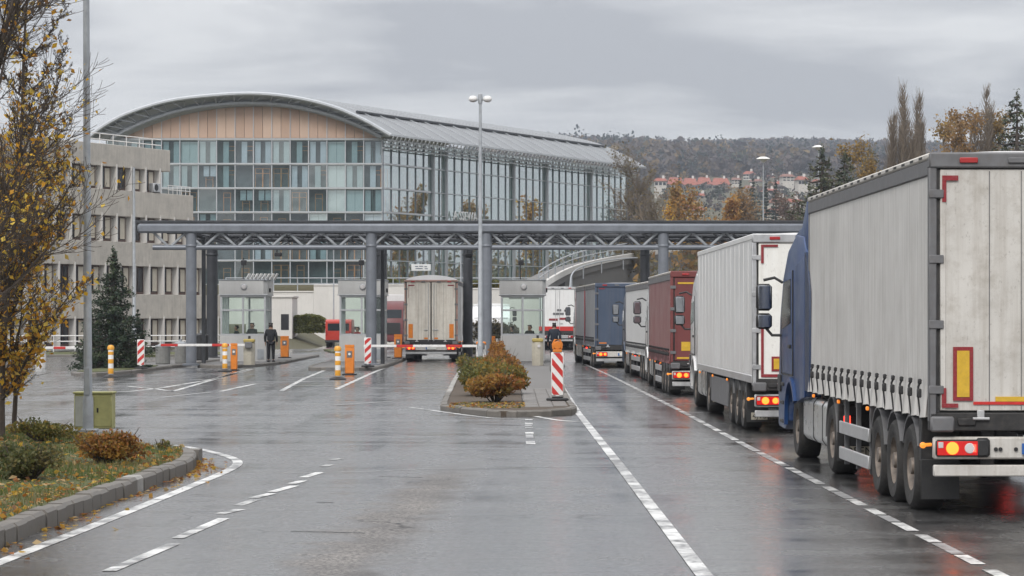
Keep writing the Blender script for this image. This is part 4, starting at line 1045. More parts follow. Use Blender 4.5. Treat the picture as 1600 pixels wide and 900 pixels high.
        m = MB(); m.box(s*(w-.5), s*(w-.04), drive-.70, drive-.6, .62, 1.0, .01); m.build('flap_carrier', MT['chassis'], t)
        if flap and s < 0:
            m = MB(); m.box(-w+.08, -w+.48, drive-.725, drive-.721, .28, .42, .002); e = m.build('flap_emblem', MT['beige'], f2)
            o = link('lettering', text_mesh('LOFEN' if marks == 'near' else flap, .16, .002), e); o.data.materials.append(MT['black']); o.location = (-w+.28, drive-.729, .35); o.rotation_euler = (PI/2, 0, 0)
        m = MB(); m.box(s*(w-.1), s*(w-.3), drive-.76, drive-.71, .72, .86, .01); tl = m.build('tractor_tail_light', MT['black'], t)
        m = MB(); m.box(s*(w-.11), s*(w-.2), drive-.775, drive-.758, .735, .845, .006); m.build('lens', MT['lamp_red' if lit else 'lens_red'], tl)
        # side guard
        g0, g1 = axles[-1]+.75, drive-1.0
        if detail > 1 and kind == 'curtain' and g1-g0 > 1:
            for z0 in (.27, .62): m = MB(); m.box(s*(w-.05), s*(w-.01), g0, g1, z0, z0+.17, .01); m.build('side_guard_rail', MT['alu'], t)
            for y in (g0+.15, (g0+g1)/2, g1-.25): m = MB(); m.box(s*(w-.12), s*(w-.055), y-.03, y+.03, .2, zb-.02, .005); m.build('guard_post', MT['mudguard'], t)
        elif g1-g0 > 1:
            m = MB(); m.box(s*(w-.06), s*(w-.02), g0, g1, .32, zb-.12, .02); m.build('side_skirt', MT['mudguard'], t)
        for y in np.linspace(g0, L-.6, 3):
            m = MB(); m.box(s*(w-.02), s*(w+.015), y-.04, y+.04, zb-.14, zb-.09, .008); m.build('side_marker', MT['lamp_amber_dim' if lit else 'amber'], t)
        m = MB(); m.box(s*.6-.08, s*.6+.08, L-3.6, L-3.4, .3, zb-.05, .01); m.box(s*.6-.18, s*.6+.18, L-3.65, L-3.35, .24, .3, .01); m.build('landing_leg', MT['mudguard'], t)
        # fuel tank between the axles
        ta, tb = drive+.68, steer-.95
        if tb-ta > .4:
            m = MB(); pr = [(s*(w-.06), .42), (s*(w-.12), .34), (s*.75, .34), (s*.7, .42), (s*.7, .92), (s*.75, 1.0), (s*(w-.12), 1.0), (s*(w-.06), .92)]
            m.prism(pr, ta, tb, 'y'); tk = m.build('fuel_tank', MT['tank'], t, bevel=.03)
            for y in (ta+.18*(tb-ta), ta+.55*(tb-ta)):
                q = MB(); q.prism([(p[0]+s*.006*(1 if abs(p[0]) > 1 else -1), p[1]+(.006 if p[1] > .6 else -.006)) for p in pr], y-.03, y+.03, 'y'); q.build('tank_strap', MT['black'], tk)
            m = MB(); m.box(s*(w-.10), s*.7, tb+.03, tb+.38, .36, 1.05, .03); m.build('battery_box', MT['black'], t)
    m = MB()
    for a in list(axles)+[drive, steer]: m.tube((-w+.3, a, .5), (w-.3, a, .5), .09, n=10)
    m.lathe([(.3, drive-.5), (.3, drive+.5)], 12, (0, 0, .62), 'y')
    m.build('axle', MT['chassis'], t)
    cab(t, yb, cabmat, detail, caph or min(3.55, H-.35), min(cabhalf, w+.02), spoil, cabL)
    # reflective marks on the doors
    X = -w
    def tape(x0, x1, z0, z1, mat, nm='reflective_tape', y=.0135):
        m = MB(); m.box(x0, x1, y-.004, y+.008, z0, z1, 0); return m.build(nm, MT[mat], t, smooth=False)
    if marks == 'near':
        for s in (-1, 1):
            tape(s*(w-.135), s*(w-.18), H-.54, H-.306, 'tape_red', y=.002); tape(s*(w-.19), s*(w-.46), H-.26, H-.305, 'tape_red', y=.002) if 0 else tape(s*(w-.135), s*(w-.31), H-.305, H-.25, 'tape_red', y=.0)
            tape(s*(w-.08-.05), s*(w-.13-.05), zb+.101, zb+.27, 'tape_red', y=.0); tape(s*(w-.13), s*(w-.31), zb+.055, zb+.10, 'tape_red', y=-.003)
            b_ = tape(s*(w-.255), s*(w-.475), zb+.13, zb+.72, 'tape_red', 'marker_board', .006)
            m = MB(); m.box(s*(w-.297), s*(w-.433), -.004, .001, zb+.172, zb+.678); m.build('yellow_field', MT['tape_yellow'], b_, smooth=False)
            tape(s*(w-.478), s*.03, zb+.088, zb+.12, 'red', y=.010); tape(s*(w-.72), s*.02, zb+.122, zb+.175, 'tape_yellow', y=.010)
    elif marks == 'reefer':
        for s in (-1, 1):
            tape(s*(w-.16), s*(w-.21), H-.56, H-.25, 'tape_red', y=.0); tape(s*(w-.16), s*(w-.48), H-.25, H-.205, 'tape_red', y=.002)
            tape(s*(w-.16), s*(w-.21), zb+.12, zb+1.25, 'tape_red', y=.0); tape(s*(w-.16), s*(w-.62), zb+.06, zb+.115, 'tape_red', y=.002)
            tape(s*.35, s*.06, H-.26, H-.2, 'tape_red')
            b_ = tape(s*(w-.36), s*(w-1.1), zb+.17, zb+.45, 'tape_red', 'marker_board', .006)
            m = MB(); m.box(s*(w-.40), s*(w-1.06), -.004, .001, zb+.21, zb+.41); m.build('yellow_field', MT['tape_yellow'], b_, smooth=False)
        tape(-.5, .5, H-.3, H-.24, 'tape_red')
    elif marks == 'maroon':
        for s in (-1, 1):
            tape(s*(w-.2), s*(w-.85), H-.36, H-.31, 'tape_yellow'); tape(s*(w-.3), s*(w-.62), zb+.3, zb+.55, 'tape_yellow'); tape(s*(w-.15), s*(w-1.1), zb+.07, zb+.12, 'tape_yellow')
    elif marks == 'box':
        for s in (-1, 1):
            tape(s*(w-.2), s*(w-.42), zb+.12, zb+.82, 'orange', 'marker_board', .005); tape(s*(w-.2), s*(w-.5), H-.3, H-.24, 'tape_red'); tape(s*(w-.14), s*(w-.19), H-.9, H-.24, 'tape_red'); tape(s*.12, s*.35, zb+.06, zb+.14, 'orange')
    elif marks == 'navy':
        for s in (-1, 1): tape(s*(w-.16), s*(w-.42), H-.26, H-.21, 'tape_red'); tape(s*(w-.14), s*(w-.5), zb+.08, zb+.13, 'orange')
    return t

def rl(px, d, rz, W): # rear-left corner bearing -> centre of the rear
    x = (px-800)/F*d; return (x+math.cos(rz)*W/2, d+math.sin(rz)*W/2, 0)
lorry('articulated_lorry', 'grey curtain-sided lorry with blue cab, nearest in the queue', 'lorry', rl(1453, 29.4, .0105, 2.55), .0105, 11.0, 4.01, 1.165,
      'curtain_grey', 'door_grey', 'blue', 'curtain', marks='near', axles=(1.5, 2.78, 4.06), drive=8.6, caph=3.5, spoil=4.0, cabL=3.75, cabhalf=1.285, flap='LOFEN', gap=.3)
lorry('articulated_lorry', 'white box lorry, second in the queue, a wide yellow board on its doors', 'lorry', rl(1176, 51, .005, 2.55), .005, 14.0, 3.80, 1.02,
      'box_white', 'box_white_rear', 'white_cab', 'box', marks='reefer', axles=(2.2, 3.6, 5.0), drive=11.2, caph=3.3, spoil=3.58, flap='4JVS')
lorry('articulated_lorry', 'maroon curtain-sided lorry directly ahead of the white box lorry', 'lorry', rl(1048, 75.7, .005, 2.55), .005, 11.0, 3.52, .98,
      'red_curtain', 'red_door', 'white_cab', 'curtain', marks='maroon', axles=(1.4, 2.7, 4.0), drive=8.6, caph=3.15, roofmat='mudguard', cabL=2.6)
lorry('articulated_lorry', 'white curtain-sided lorry squeezed between the maroon one and the dark blue one', 'lorry', rl(1013, 92.5, .0177, 2.55), .0177, 13.0, 3.47, .95,
      'white_curtain', 'white_curtain', 'navy_cab', 'curtain', axles=(1.5, 2.8, 4.1), drive=10.6, caph=3.2, detail=2, cabL=2.7)
lorry('drawbar_lorry', 'dark blue two-part curtain lorry at the head of the right queue', 'lorry', rl(930, 118, .035, 2.55), .035, 14.6, 3.73, 1.0,
      'bluegrey_curtain', 'blue_curtain', 'white_cab', 'curtain', marks='navy', axles=(1.6, 2.9), drive=9.6, splits=[(0, 7.0), (7.6, 14.6)], caph=3.2, roofmat='roof_white', cabhalf=1.23, cabL=2.5)
lorry('box_lorry', 'mud-stained beige box lorry with lit brake lights passing the middle booth', 'lorry', (-4.08, 135.5, 0), -.012, 8.6, 4.12, 1.08,
      'white_curtain', 'beige_door', 'white_cab', 'curtain', W=2.68, marks='box', axles=(1.7,), drive=6.2, dome=True, group=None, straps=False, bars=True, detail=2)
# vehicles on the plaza beyond
lorry('oncoming_lorry', 'dark red and slate lorry facing the camera behind the middle booth', 'lorry', (-9.45, 216, 0), PI, 10, 4.0, 1.1, 'white_curtain', 'white_curtain', 'dred_cab', 'curtain', axles=(1.6, 2.9), drive=7.7, detail=1, lit=False, group=None, caph=3.5, straps=False)
t = bpy.data.objects['oncoming_lorry']
lorry('parked_lorry', 'white lorry with a red band parked beyond the right booth', 'lorry', rl(842, 186, -.09, 2.6), -.09, 9, 4.35, 1.3, 'box_white', 'box_white', 'white_cab', 'box', axles=(1.6, 2.9), drive=6.9, detail=1, lit=False, group=None, caph=3.4)
t = bpy.data.objects['parked_lorry']
m = MB(); m.box(-1.302, 1.302, -.006, 0.0, 1.32, 1.62); m.box(1.3, 1.306, .0, 8.9, 1.32, 1.62); m.build('red_band', MT['red'], t)
for k, (x, z, wd) in enumerate(((.1, 2.75, .3), (.55, 2.72, .2), (.05, 2.5, .75), (-.3, 2.1, .6), (.35, 2.16, .5), (.8, 2.05, .2))):
    m = MB(); m.box(x-wd/2, x+wd/2, -.012, -.003, z-.07, z+.07, .0); m.build('printed_mark', MT['mudguard' if k < 3 else 'tape_red'], t)
lorry('parked_lorry', 'grey lorry just left of the dark blue lorry, rear lights dark', 'lorry', rl(873, 200, -.06, 2.5), -.06, 8, 4.05, 1.2, 'curtain_grey', 'curtain_grey', 'navy_cab', 'box', axles=(1.6, 2.9), drive=6., detail=1, lit=False, group=None, caph=3.2)
lorry('parked_lorry', 'white van-bodied lorry half hidden by the canopy column near the right booth', 'lorry', (-1.3, 176, 0), PI, 6, 3.1, .9, 'white_curtain', 'white_curtain', 'white_cab', 'box', W=2.3, axles=(1.4,), drive=4., detail=1, lit=False, group=None, caph=2.95)
# scarlet van
t = thing('delivery_van', 'scarlet van standing left of the middle booth', 'van', (-13.05, 202, 0), 0)
m = MB(); m.prism([(0, .45), (0, 1.95), (.3, 2.1), (3.6, 2.1), (4.2, 1.4), (5.0, 1.2), (5.1, .45)], -.98, .98, 'x'); b = m.build('body', MT['scarlet'], t, bevel=.08)
m = MB(); m.box(-.8, .8, -.015, .0, 1.25, 1.8, .005); m.build('rear_window', MT['cab_glass'], b)
m = MB(); m.box(-.99, .99, -.1, .02, .35, .55, .03); m.build('bumper', MT['black'], t)
for s in (-1, 1):
    m = MB(); m.box(s*.82, s*.96, -.03, .02, .9, 1.25, .01); m.build('tail_light', MT['lens_red'], b)
    for y in (.9, 4.1): wheel(t, s*.95, y, s, .36)
    m = MB(); m.box(s*1.0, s*1.2, 3.6, 3.72, 1.3, 1.55, .03); m.build('mirror', MT['black'], t)
# ------------------------------------------------------------------ glazed hall with the vaulted roof
D0, SC = 300., 14.
hall = thing('glass_hall', 'large glazed hall with a vaulted metal roof and terracotta gable behind the canopy', 'building', (-14.5, D0, 0))
def hz(py): return EYE+(HOR-py)/SC
ZB, Z1 = 5.2, hz(217)
rows = [hz(y) for y in (445, 407, 369, 331.5, 294, 256, 217.5)]
u_side = Vector((math.sin(R(26)), math.cos(R(26)), 0)); n_side = Vector((math.cos(R(26)), -math.sin(R(26)), 0))
BW = 28.7/SC; NBF = 15
m = MB(); m.box(-NBF*BW, 0, .9, 1.0, ZB, Z1); m.build('inner_wall', MT['interior'], hall)
m = MB(); q0 = Vector((-1.2, .6, 0)); q1 = q0+u_side*67; m.add([(q0.x, q0.y, ZB), (q1.x, q1.y, ZB), (q1.x, q1.y, Z1-1.0), (q0.x, q0.y, Z1-1.0)], [(0, 1, 2, 3)]); m.build('inner_wall', MT['interior_reflection_teal'], hall)  # teal colour stands in for greenery reflected in the side glass
m = MB()
for z in rows: m.box(-NBF*BW, -.01, .12, .9, z-.12, z+.02)
m.build('floor_slab', MT['conc'], hall)
def bar_between(a, b, t, mat, name, par=hall):
    m = MB(); m.tube(a, b, t, n=4); return m.build(name, MT[mat], par, smooth=False)
# front glazing: panes, mullions, transoms
pane_m = {}
for r in range(6):
    z0, z1 = rows[r]+.10, rows[r+1]-.10
    for c in range(NBF):
        h = round(z1-z0, 2)
        gk = rng.choice(('glass_hall', 'glass_hall', 'glass_hall_dim', 'glass_hall_dim', 'glass_hall_bright'))
        if (h, gk) not in pane_m: q = MB(); q.box(.06, BW-.06, -.03, 0, 0, h); pane_m[(h, gk)] = q.mesh('pane', MT[gk])
        o = link('pane', pane_m[(h, gk)], hall); o.rotation_euler = (rng.uniform(-.004, .004), 0, 0); o.location = (-(c+1)*BW, 0, z0)
mm = MB(); mm.box(-.05, .05, -.16, .02, ZB, Z1); mm = mm.mesh('mullion', MT['mullion'])
for c in range(NBF+1): link('mullion', mm, hall).location = (-c*BW, 0, 0)
mt_ = MB(); mt_.box(-NBF*BW-.05, .05, -.24, -.16, -.09, .09, .02); mt_ = mt_.mesh('transom', MT['mullion'])
for z in rows: link('transom', mt_, hall).location = (0, 0, z)
# what shows behind the panes: timber doors, blinds, dark bays
q = MB()
for a in ((0, .07), (.78, .85)): q.box(*a, 0, .08, 0, 2.1)
q.box(.07, .78, 0, .08, 2.03, 2.1); q.box(.07, .78, 0, .08, 1.5, 1.56); TF = q.mesh('timber_frame', MT['timber'])
q = MB(); q.box(0, .62, 0, .03, 0, 2.35); BL = q.mesh('blind', MT['blind'])
q = MB(); q.box(0, .94, 0, .03, 0, 2.35); BWH = q.mesh('blind', MT['blind_white'])
def furnish(r, c, kind, org=Vector((0, 0, 0)), ux=Vector((-1, 0, 0)), inn=Vector((0, 1, 0)), rz=0):
    z0 = rows[r]+.13
    def put(me, off, dz=0, sz=1., depth=.3):
        o = link(me.name.split('.')[0], me, hall); p = org+ux*(c*BW+off)+inn*depth; o.location = (p.x, p.y, z0+dz); o.scale = (1, 1, sz); o.rotation_euler = (0, 0, rz)
    w = lambda: rng.uniform(.75, 1.)
    if kind == 't': put(TF, 1.35, 0, w()); 
    if kind == 'T': put(TF, 1.05, 0, 1.); put(TF, 1.9, 0, 1.)
    if kind == 'b': put(BL, .75, 0); put(BL, 1.9, 0)
    if kind == 'B': put(BL, 1.35, 0); put(TF, .9, 0, .9, .45)
    if kind == 'w': put(BWH, .98, .9, .6); put(BWH, 1.95, .9, .6)
    if kind == 'W': put(BWH, .98, .0, 1); put(BWH, 1.95, .0, 1.)
    if kind == 'h': put(BL, .75, 1.2, .48); put(BL, 1.5, 1.2, .48); put(TF, 1.3, 0, .55, .5)
pat = ['tTtdtTdttTtdtdt', 'TTtbTTbtdTtTtdT', 'WttWdttdtbttbtd', 'bWWtTbhhtdTtbbt', 'BbWBbTTdBhbbBWb', 'bBWbBbbBBbWbbBb']
for r in range(6):
    for c in range(NBF): furnish(r, c, pat[r][c])
# ridge, springers and the vault; profile across x (local), swept along the side direction
def ax_(px): return (px-597)/SC
def catm(P):
    return spline([Vector((a, b)) for a, b in P], 6)
outer = catm([(ax_(143), hz(216)), (ax_(170), hz(196)), (ax_(210), hz(176)), (ax_(270), hz(158.5)), (ax_(340), hz(150)), (ax_(400), hz(147.5)), (ax_(460), hz(153)), (ax_(520), hz(167)), (ax_(570), hz(188)), (ax_(612), hz(212))])
inner_ = catm([(ax_(176), hz(217)), (ax_(200), hz(203)), (ax_(240), hz(186)), (ax_(290), hz(171.5)), (ax_(340), hz(164)), (ax_(395), hz(161.5)), (ax_(450), hz(165)), (ax_(510), hz(178)), (ax_(560), hz(196)), (ax_(597), hz(214.5))])
infill = catm([(ax_(190), hz(216.8)), (ax_(215), hz(205)), (ax_(250), hz(191)), (ax_(290), hz(179)), (ax_(340), hz(170)), (ax_(395), hz(166.5)), (ax_(450), hz(169)), (ax_(510), hz(182)), (ax_(560), hz(199)), (ax_(596), hz(214))])
LEN = 70.
def vault(name, prof, y0, l0, l1, mat, th, par=hall):
    V = []; Fq = []; n = len(prof)
    for l in (l0, l1):
        for dz in (0, -th):
            for p in prof: V.append((p[0]+u_side.x*l, y0+u_side.y*l, p[1]+dz))
    for i in range(n-1):
        Fq += [(i, i+1, 2*n+i+1, 2*n+i), (n+i, 3*n+i, 3*n+i+1, n+i+1), (i, n+i, n+i+1, i+1), (2*n+i, 2*n+i+1, 3*n+i+1, 3*n+i)]
    Fq += [(0, 2*n, 3*n, n), (n-1, 2*n-1, 4*n-1, 3*n-1)]
    m = MB(); m.add(V, Fq); return m.build(name, MT[mat], par)
roof = vault('roof', outer, -2.2, 0, LEN+2, 'hall_roof', .22)
# standing seams and the long gutter step on the roof, each seam its own rib along the vault
for k in range(1, 20):
    l = k*LEN/20*1.02; pts = [(p[0]+u_side.x*l, -2.6+u_side.y*l, p[1]+.05) for p in outer[26:]]
    m = MB(); m.path(pts, .055, 4); m.build('roof_seam', MT['mullion'], hall, smooth=False)
for i, rr in ((45, .17),):
    p = outer[i]; a = Vector((p[0], -2.6, p[1]+.10)); m = MB(); m.tube(a+u_side*2, a+u_side*LEN, rr, n=6); m.build('roof_gutter', MT['canopy_dark'], hall)
for k in range(9):
    p = outer[28]; a = Vector((p[0], -2.6, p[1]))+u_side*(6+6*k); m = MB(); m.box(a.x-.4, a.x+.4, a.y-.3, a.y+.3, a.z, a.z+.35, .05); m.build('roof_vent', MT['mullion'], hall)
# white edge beam, soffit ring and the struts between them
m = MB(); m.path([(p[0], -2.65, p[1]-.14) for p in outer], .24, 8); m.build('edge_beam', MT['mullion'], hall)
m = MB(); m.path([(p[0], -1.0, p[1]-.05) for p in inner_], .30, 8); m.build('gable_beam', MT['galv'], hall)
for k in range(3, len(inner_)-2, 3):
    a, b = inner_[k], outer[min(len(outer)-1, k)]
    bar_between((a[0], -1.0, a[1]), (b[0], -2.6, b[1]-.2), .09, 'galv', 'roof_strut'); c = outer[min(len(outer)-1, k+2)]
    bar_between((a[0], -1.0, a[1]), (c[0], -2.6, c[1]-.2), .07, 'galv', 'roof_strut')
# terracotta gable panels, one per half bay
xs = np.arange(0, -29.3, -BW/2); pz = lambda x: np.interp(x, [p[0] for p in infill], [p[1] for p in infill])
for i in range(len(xs)-1):
    x1, x0 = xs[i]-.02, xs[i+1]+.02
    a, b = max(Z1+.12, pz(x0)), max(Z1+.13, pz(x1))
    dy = rng.uniform(-.02, .02)
    m = MB(); m.prism([(x0, Z1+.1), (x1, Z1+.1), (x1, b), (x0, a)], -.05+dy, .1+dy, 'y'); o = m.build('gable_panel', MT[rng.choice(['terracotta', 'terracotta', 'terracotta_pale', 'terracotta_deep'])], hall, smooth=False)
for c in range(NBF):
    x = -c*BW
    if pz(x) > Z1+.4: m = MB(); m.box(x-.04, x+.04, -.16, -.06, Z1, pz(x)); m.build('gable_mullion', MT['mullion'], hall)
m = MB(); V = []; Fq = []
for p, q_ in zip(inner_, outer): V += [(p[0], -.7, p[1]), (q_[0], -1.2, q_[1]-.2)]
for i in range(min(len(outer), len(inner_))-1): Fq.append((2*i, 2*i+2, 2*i+3, 2*i+1))
m.add(V, Fq); m.build('gable_fascia', MT['mullion'], hall, fix=False)
m = MB(); V = []; Fq = []
for p, q_ in zip(infill, inner_): V += [(p[0], -.02, p[1]), (q_[0], -.4, q_[1])]
for i in range(min(len(infill), len(inner_))-1): Fq.append((2*i, 2*i+2, 2*i+3, 2*i+1))
m.add(V, Fq); m.build('gable_ring', MT['mullion'], hall, fix=False)
# side facade
NS = 35; BS = 68./NS
srow = rows
def sp_(l, z, off=0): p = u_side*l+n_side*off; return Vector((p.x, p.y, z))
RZs = math.atan2(u_side.y, u_side.x)
smat = {}
for r in range(6):
    z0, z1 = srow[r]+.07, srow[r+1]-.07
    h = round(z1-z0, 2)
    for c in range(NS):
        key = h
        if key not in smat: q = MB(); q.box(.04, BS-.04, -.03, 0, 0, h); smat[key] = q.mesh('pane', MT['glass_side'])
        o = link('pane', smat[key], hall); p = sp_(c*BS, z0, .05); o.location = p; o.rotation_euler = (0, rng.uniform(-.004, .004), RZs+rng.uniform(-.006, .006))
q = MB(); q.box(-.026, .026, -.10, .02, ZB, Z1-.2); SM = q.mesh('mullion', MT['canopy'])
q = MB(); q.box(-.014, .014, -.05, .0, ZB, Z1-.2); SM2 = q.mesh('thin_mullion', MT['canopy'])
for c in range(NS+1): o = link('mullion', SM, hall); o.location = sp_(c*BS, 0, .1); o.rotation_euler = (0, 0, RZs)
q = MB(); q.box(0, 68, -.10, 0, -.04, .04); ST = q.mesh('transom', MT['mullion'])
for z in srow: o = link('transom', ST, hall); o.location = sp_(0, z, .16); o.rotation_euler = (0, 0, RZs)
q = MB(); q.box(-.16, .16, -.3, .0, ZB, Z1-.4); SP = q.mesh('stair_pylon', MT['galv'])
for l in (11.7, 15.0, 33., 42.5, 56.): o = link('stair_pylon', SP, hall); o.location = sp_(l, 0, .15); o.rotation_euler = (0, 0, RZs)
for r in range(6):
    for c in range(0, 30):
        if c < 5 or 18 <= c < 23 or c in (7, 28): furnish(r, c, rng.choice('tTdtt') if r < 5 else 'w', sp_(0, 0), u_side*(BS/BW), -n_side, RZs+PI)
for a, b in ((0, 11.), ):
    q = MB(); q.box(a, b, -.2, 0, -.10, .10)
    for z in srow[3:]: o = link('transom', q.mesh('transom', MT['mullion']), hall); o.location = sp_(0, z, .2); o.rotation_euler = (0, 0, RZs)
# brise-soleil: inclined blades hung below the eaves
pe = outer[-1]
q = MB(); q.tube((0, 0, 0), (.35, .0, -1.45), .05, n=4); q.tube((.0, 0, 0), (-.55, 0, -.95), .04, n=4); BLd = q.mesh('sun_blade', MT['mullion'], smooth=False)
for k in range(70):
    l = 1+k*68/70; o = link('sun_blade', BLd, hall); o.location = (pe[0]+u_side.x*l-.1, -2.6+u_side.y*l, pe[1]-.12); o.rotation_euler = (R(18), 0, RZs)
for dz, off in ((-.05, .0), (-.55, -.35), (-1.0, -.7), (-1.4, -1.)):
    a = Vector((pe[0], -2.6, pe[1]+dz-.1))+n_side*off; m = MB(); m.tube(a, a+u_side*LEN, .075, n=5); m.build('eaves_rail', MT['mullion'], hall)
# white letters on the side facade just above the canopy
tx = link('lettering', text_mesh('A SSEWA', 1.5, .05), hall); tx.data.materials.append(MT['blind_white']); tx.location = sp_(19.5, hz(342)+.9, .5); tx.rotation_euler = (PI/2, 0, RZs)

# ------------------------------------------------------------------ concrete offices on the left
off = thing('concrete_offices', 'weathered concrete office block with stepped storeys and finned windows', 'building', (-22.9, 193, 0))
RZo = RZs
def op(l, z, o=0): p = u_side*l+n_side*o; return Vector((p.x, p.y, z))
SO = 21.8
def oz(py): return EYE+(HOR-py)/SO
bands = [(oz(272), oz(239)), (oz(345), oz(306)), (oz(419), oz(383)), (oz(498), oz(461))]; ends = [-3.5, -.5, 1.7, 3.5]; L0 = -46.
wz = [(oz(306), oz(272)), (oz(383), oz(345)), (oz(461), oz(419)), (.3, oz(498))]
def obox(name, l0, l1, o0, o1, z0, z1, mat, par=off, bev=.03):
    m = MB(); m.box(l0, l1, -o1, -o0, z0, z1, bev); o = m.build(name, MT[mat], par); o.rotation_euler = (0, 0, RZo) if par is off else (0, 0, 0); return o
def local(o, l, z, out):
    p = op(l, z, out); o.location = p; o.rotation_euler = (0, 0, RZo)
q = MB(); q.box(-.055, .055, -.40, .04, 0, 1); FIN = q.mesh('fin', MT['white_wall'])
q = MB()
for a in ((0, .07), (.93, 1.0)): q.box(*a, -.04, .04, 0, 1)
q.box(.07, .93, -.04, .04, 0, .09); q.box(.07, .93, -.04, .04, .94, 1); q.box(.3, .34, -.035, .035, .09, .94); WF = q.mesh('window', MT['brown_frame'])
q = MB(); q.box(.07, .3, -.012, .012, .09, .94); PA = q.mesh('pane', MT['win_dark']); q = MB(); q.box(.34, .93, -.012, .012, .09, .94); PB = q.mesh('pane', MT['win_dark'])
q = MB(); q.box(.36, .92, -.026, -.014, .12, .94); CB = q.mesh('blind', MT['cream_blind'])
for i in range(4):
    z0, z1 = bands[i]; e = ends[i]
    obox('spandrel', L0, e, -3., .35, z0, z1, 'conc')
    zz0, zz1 = wz[i]; ee = e-.6 if i else e-1.2
    obox('storey_wall', L0, ee, -3., -.05, zz0-.02, zz1+.02, 'conc')
    l = ee-1.0; k = 0
    while l > -38:
        o = link('fin', FIN, off); local(o, l+.9, zz0, .0); o.scale = (1, 1, zz1-zz0+.18)
        o = link('window', WF, off); local(o, l-.35, zz0, -.02); o.scale = (1.0, 1, zz1-zz0)
        link('pane', PA, o); link('pane', PB, o)
        if (k*7+i*3) % 5 != 4: b = link('blind', CB, o)
        l -= 1.78; k += 1
    m = MB(); m.box(L0, e-.2, -.02, .0, -.0, .04)
q = MB()
for l in np.arange(-40, -3.6, 1.6): q.tube((l, 0, 0), (l, 0, .75), .03, n=5)
for z in (.35, .75): q.tube((-40, 0, z), (-3.7, 0, z), .035, n=5)
o = q.build('roof_railing', MT['white_plastic'], off); local(o, 0, bands[0][1], -.3)
q = MB()
for l in np.arange(-3.4, -.6, .55): q.tube((l, 0, 0), (l, 0, .6), .025, n=5)
for z in (.3, .6): q.tube((-3.5, 0, z), (-.6, 0, z), .03, n=5)
o = q.build('balcony_railing', MT['white_plastic'], off); local(o, 0, bands[1][1], .15)
for l, z in ((-5.2, wz[0][0]+.05), ):
    m = MB(); m.box(-.45, .45, -.35, .1, 0, .62, .03); u = m.build('air_conditioner', MT['booth_frame'], off); local(u, l, z, .05)
    m = MB(); m.lathe([(.24, -.36), (.24, -.352)], 16, (-.12, 0, .32), 'y'); m.build('fan_grille', MT['black'], u)
# white handrail in front of the offices
t = thing('handrail', 'white tubular handrail along the foot of the concrete offices', 'railing', (0, 0, 0))
q = MB(); A = [Vector((-31, 166, 0)), Vector((-19.6, 170, 0)), Vector((-17, 178, 0))]
for a, b in zip(A, A[1:]):
    n = max(2, int((b-a).length/1.3))
    for k in range(n+1): p = a.lerp(b, k/n); q.tube(p, p+Vector((0, 0, 1.1)), .035, n=5)
q.build('post', MT['white_plastic'], t)
for z in (.4, .75, 1.1): m = MB(); m.path([p+Vector((0, 0, z)) for p in A], .035, 6); m.build('rail', MT['white_plastic'], t)

# ------------------------------------------------------------------ white retaining walls, low building, hedge, sign
t = thing('white_retaining_wall', 'long white rendered retaining wall below the glazed hall', 'wall', (0, 225, 0))
for x0, x1, h, nm in ((-24, -16.6, 4.35, 'wall_segment'), (-16.59, -4.6, 4.9, 'wall_segment'), (-4.59, 4.0, 4.6, 'wall_segment')):
    m = MB(); m.box(x0, x1, 0, .4, -.2, h, .02); m.build(nm, MT['white_wall'], t)
    m = MB(); m.box(x0, x1, -.06, .46, h, h+.12, .02); m.build('coping', MT['white_wall'], t)
for k in range(14):
    m = MB(); m.box(-24+k*2, -23.92+k*2, .1, .2, 4.4, 5.6, .01); m.build('fence_post', MT['galv'], t)
m = MB(); m.tube((-24, .15, 5.55), (4, .15, 5.55), .05); m.tube((-24, .15, 5.1), (4, .15, 5.1), .035); m.build('fence_rail', MT['galv'], t)
t = thing('low_service_building', 'low flat white building with a dark doorway left of the hedge', 'building', (-19.2, 203, 0))
m = MB(); m.box(-.9, 2.6, 0, 5, 0, 3.75, .03); b = m.build('wall', MT['white_wall'], t)
m = MB(); m.box(-1., 2.7, -.1, 5.1, 3.75, 3.9, .02); m.build('roof_slab', MT['white_wall'], b)
m = MB(); m.box(1.75, 2.35, -.02, .0, 1.3, 2.5, .01); m.build('doorway', MT['win_dark'], b)
m = MB(); m.box(-.5, -.4, -.05, 0, 2.7, 2.8); m.build('wall_lamp', MT['black'], b)
t = thing('direction_sign', 'white board sign on thin posts in front of the hall entrance', 'sign', at(658, 445, 262))
zc = (445-418)/F*262
for x in (-.7, .7): m = MB(); m.tube((x, 0, -1.2), (x, 0, zc), .04); m.build('post', MT['galv'], t)
m = MB(); m.box(-.95, .95, -.05, .03, zc-.32, zc+.32, .02); b = m.build('board', MT['blind_white'], t)
for k, (x, z, w_) in enumerate(((-.45, .1, .3), (0, .12, .4), (.45, .08, .25), (-.2, -.1, .7), (.5, -.12, .3))):
    m = MB(); m.box(x-w_/2, x+w_/2, -.058, -.05, zc+z-.04, zc+z+.04); m.build('text_line', MT['navy_cab'], b)
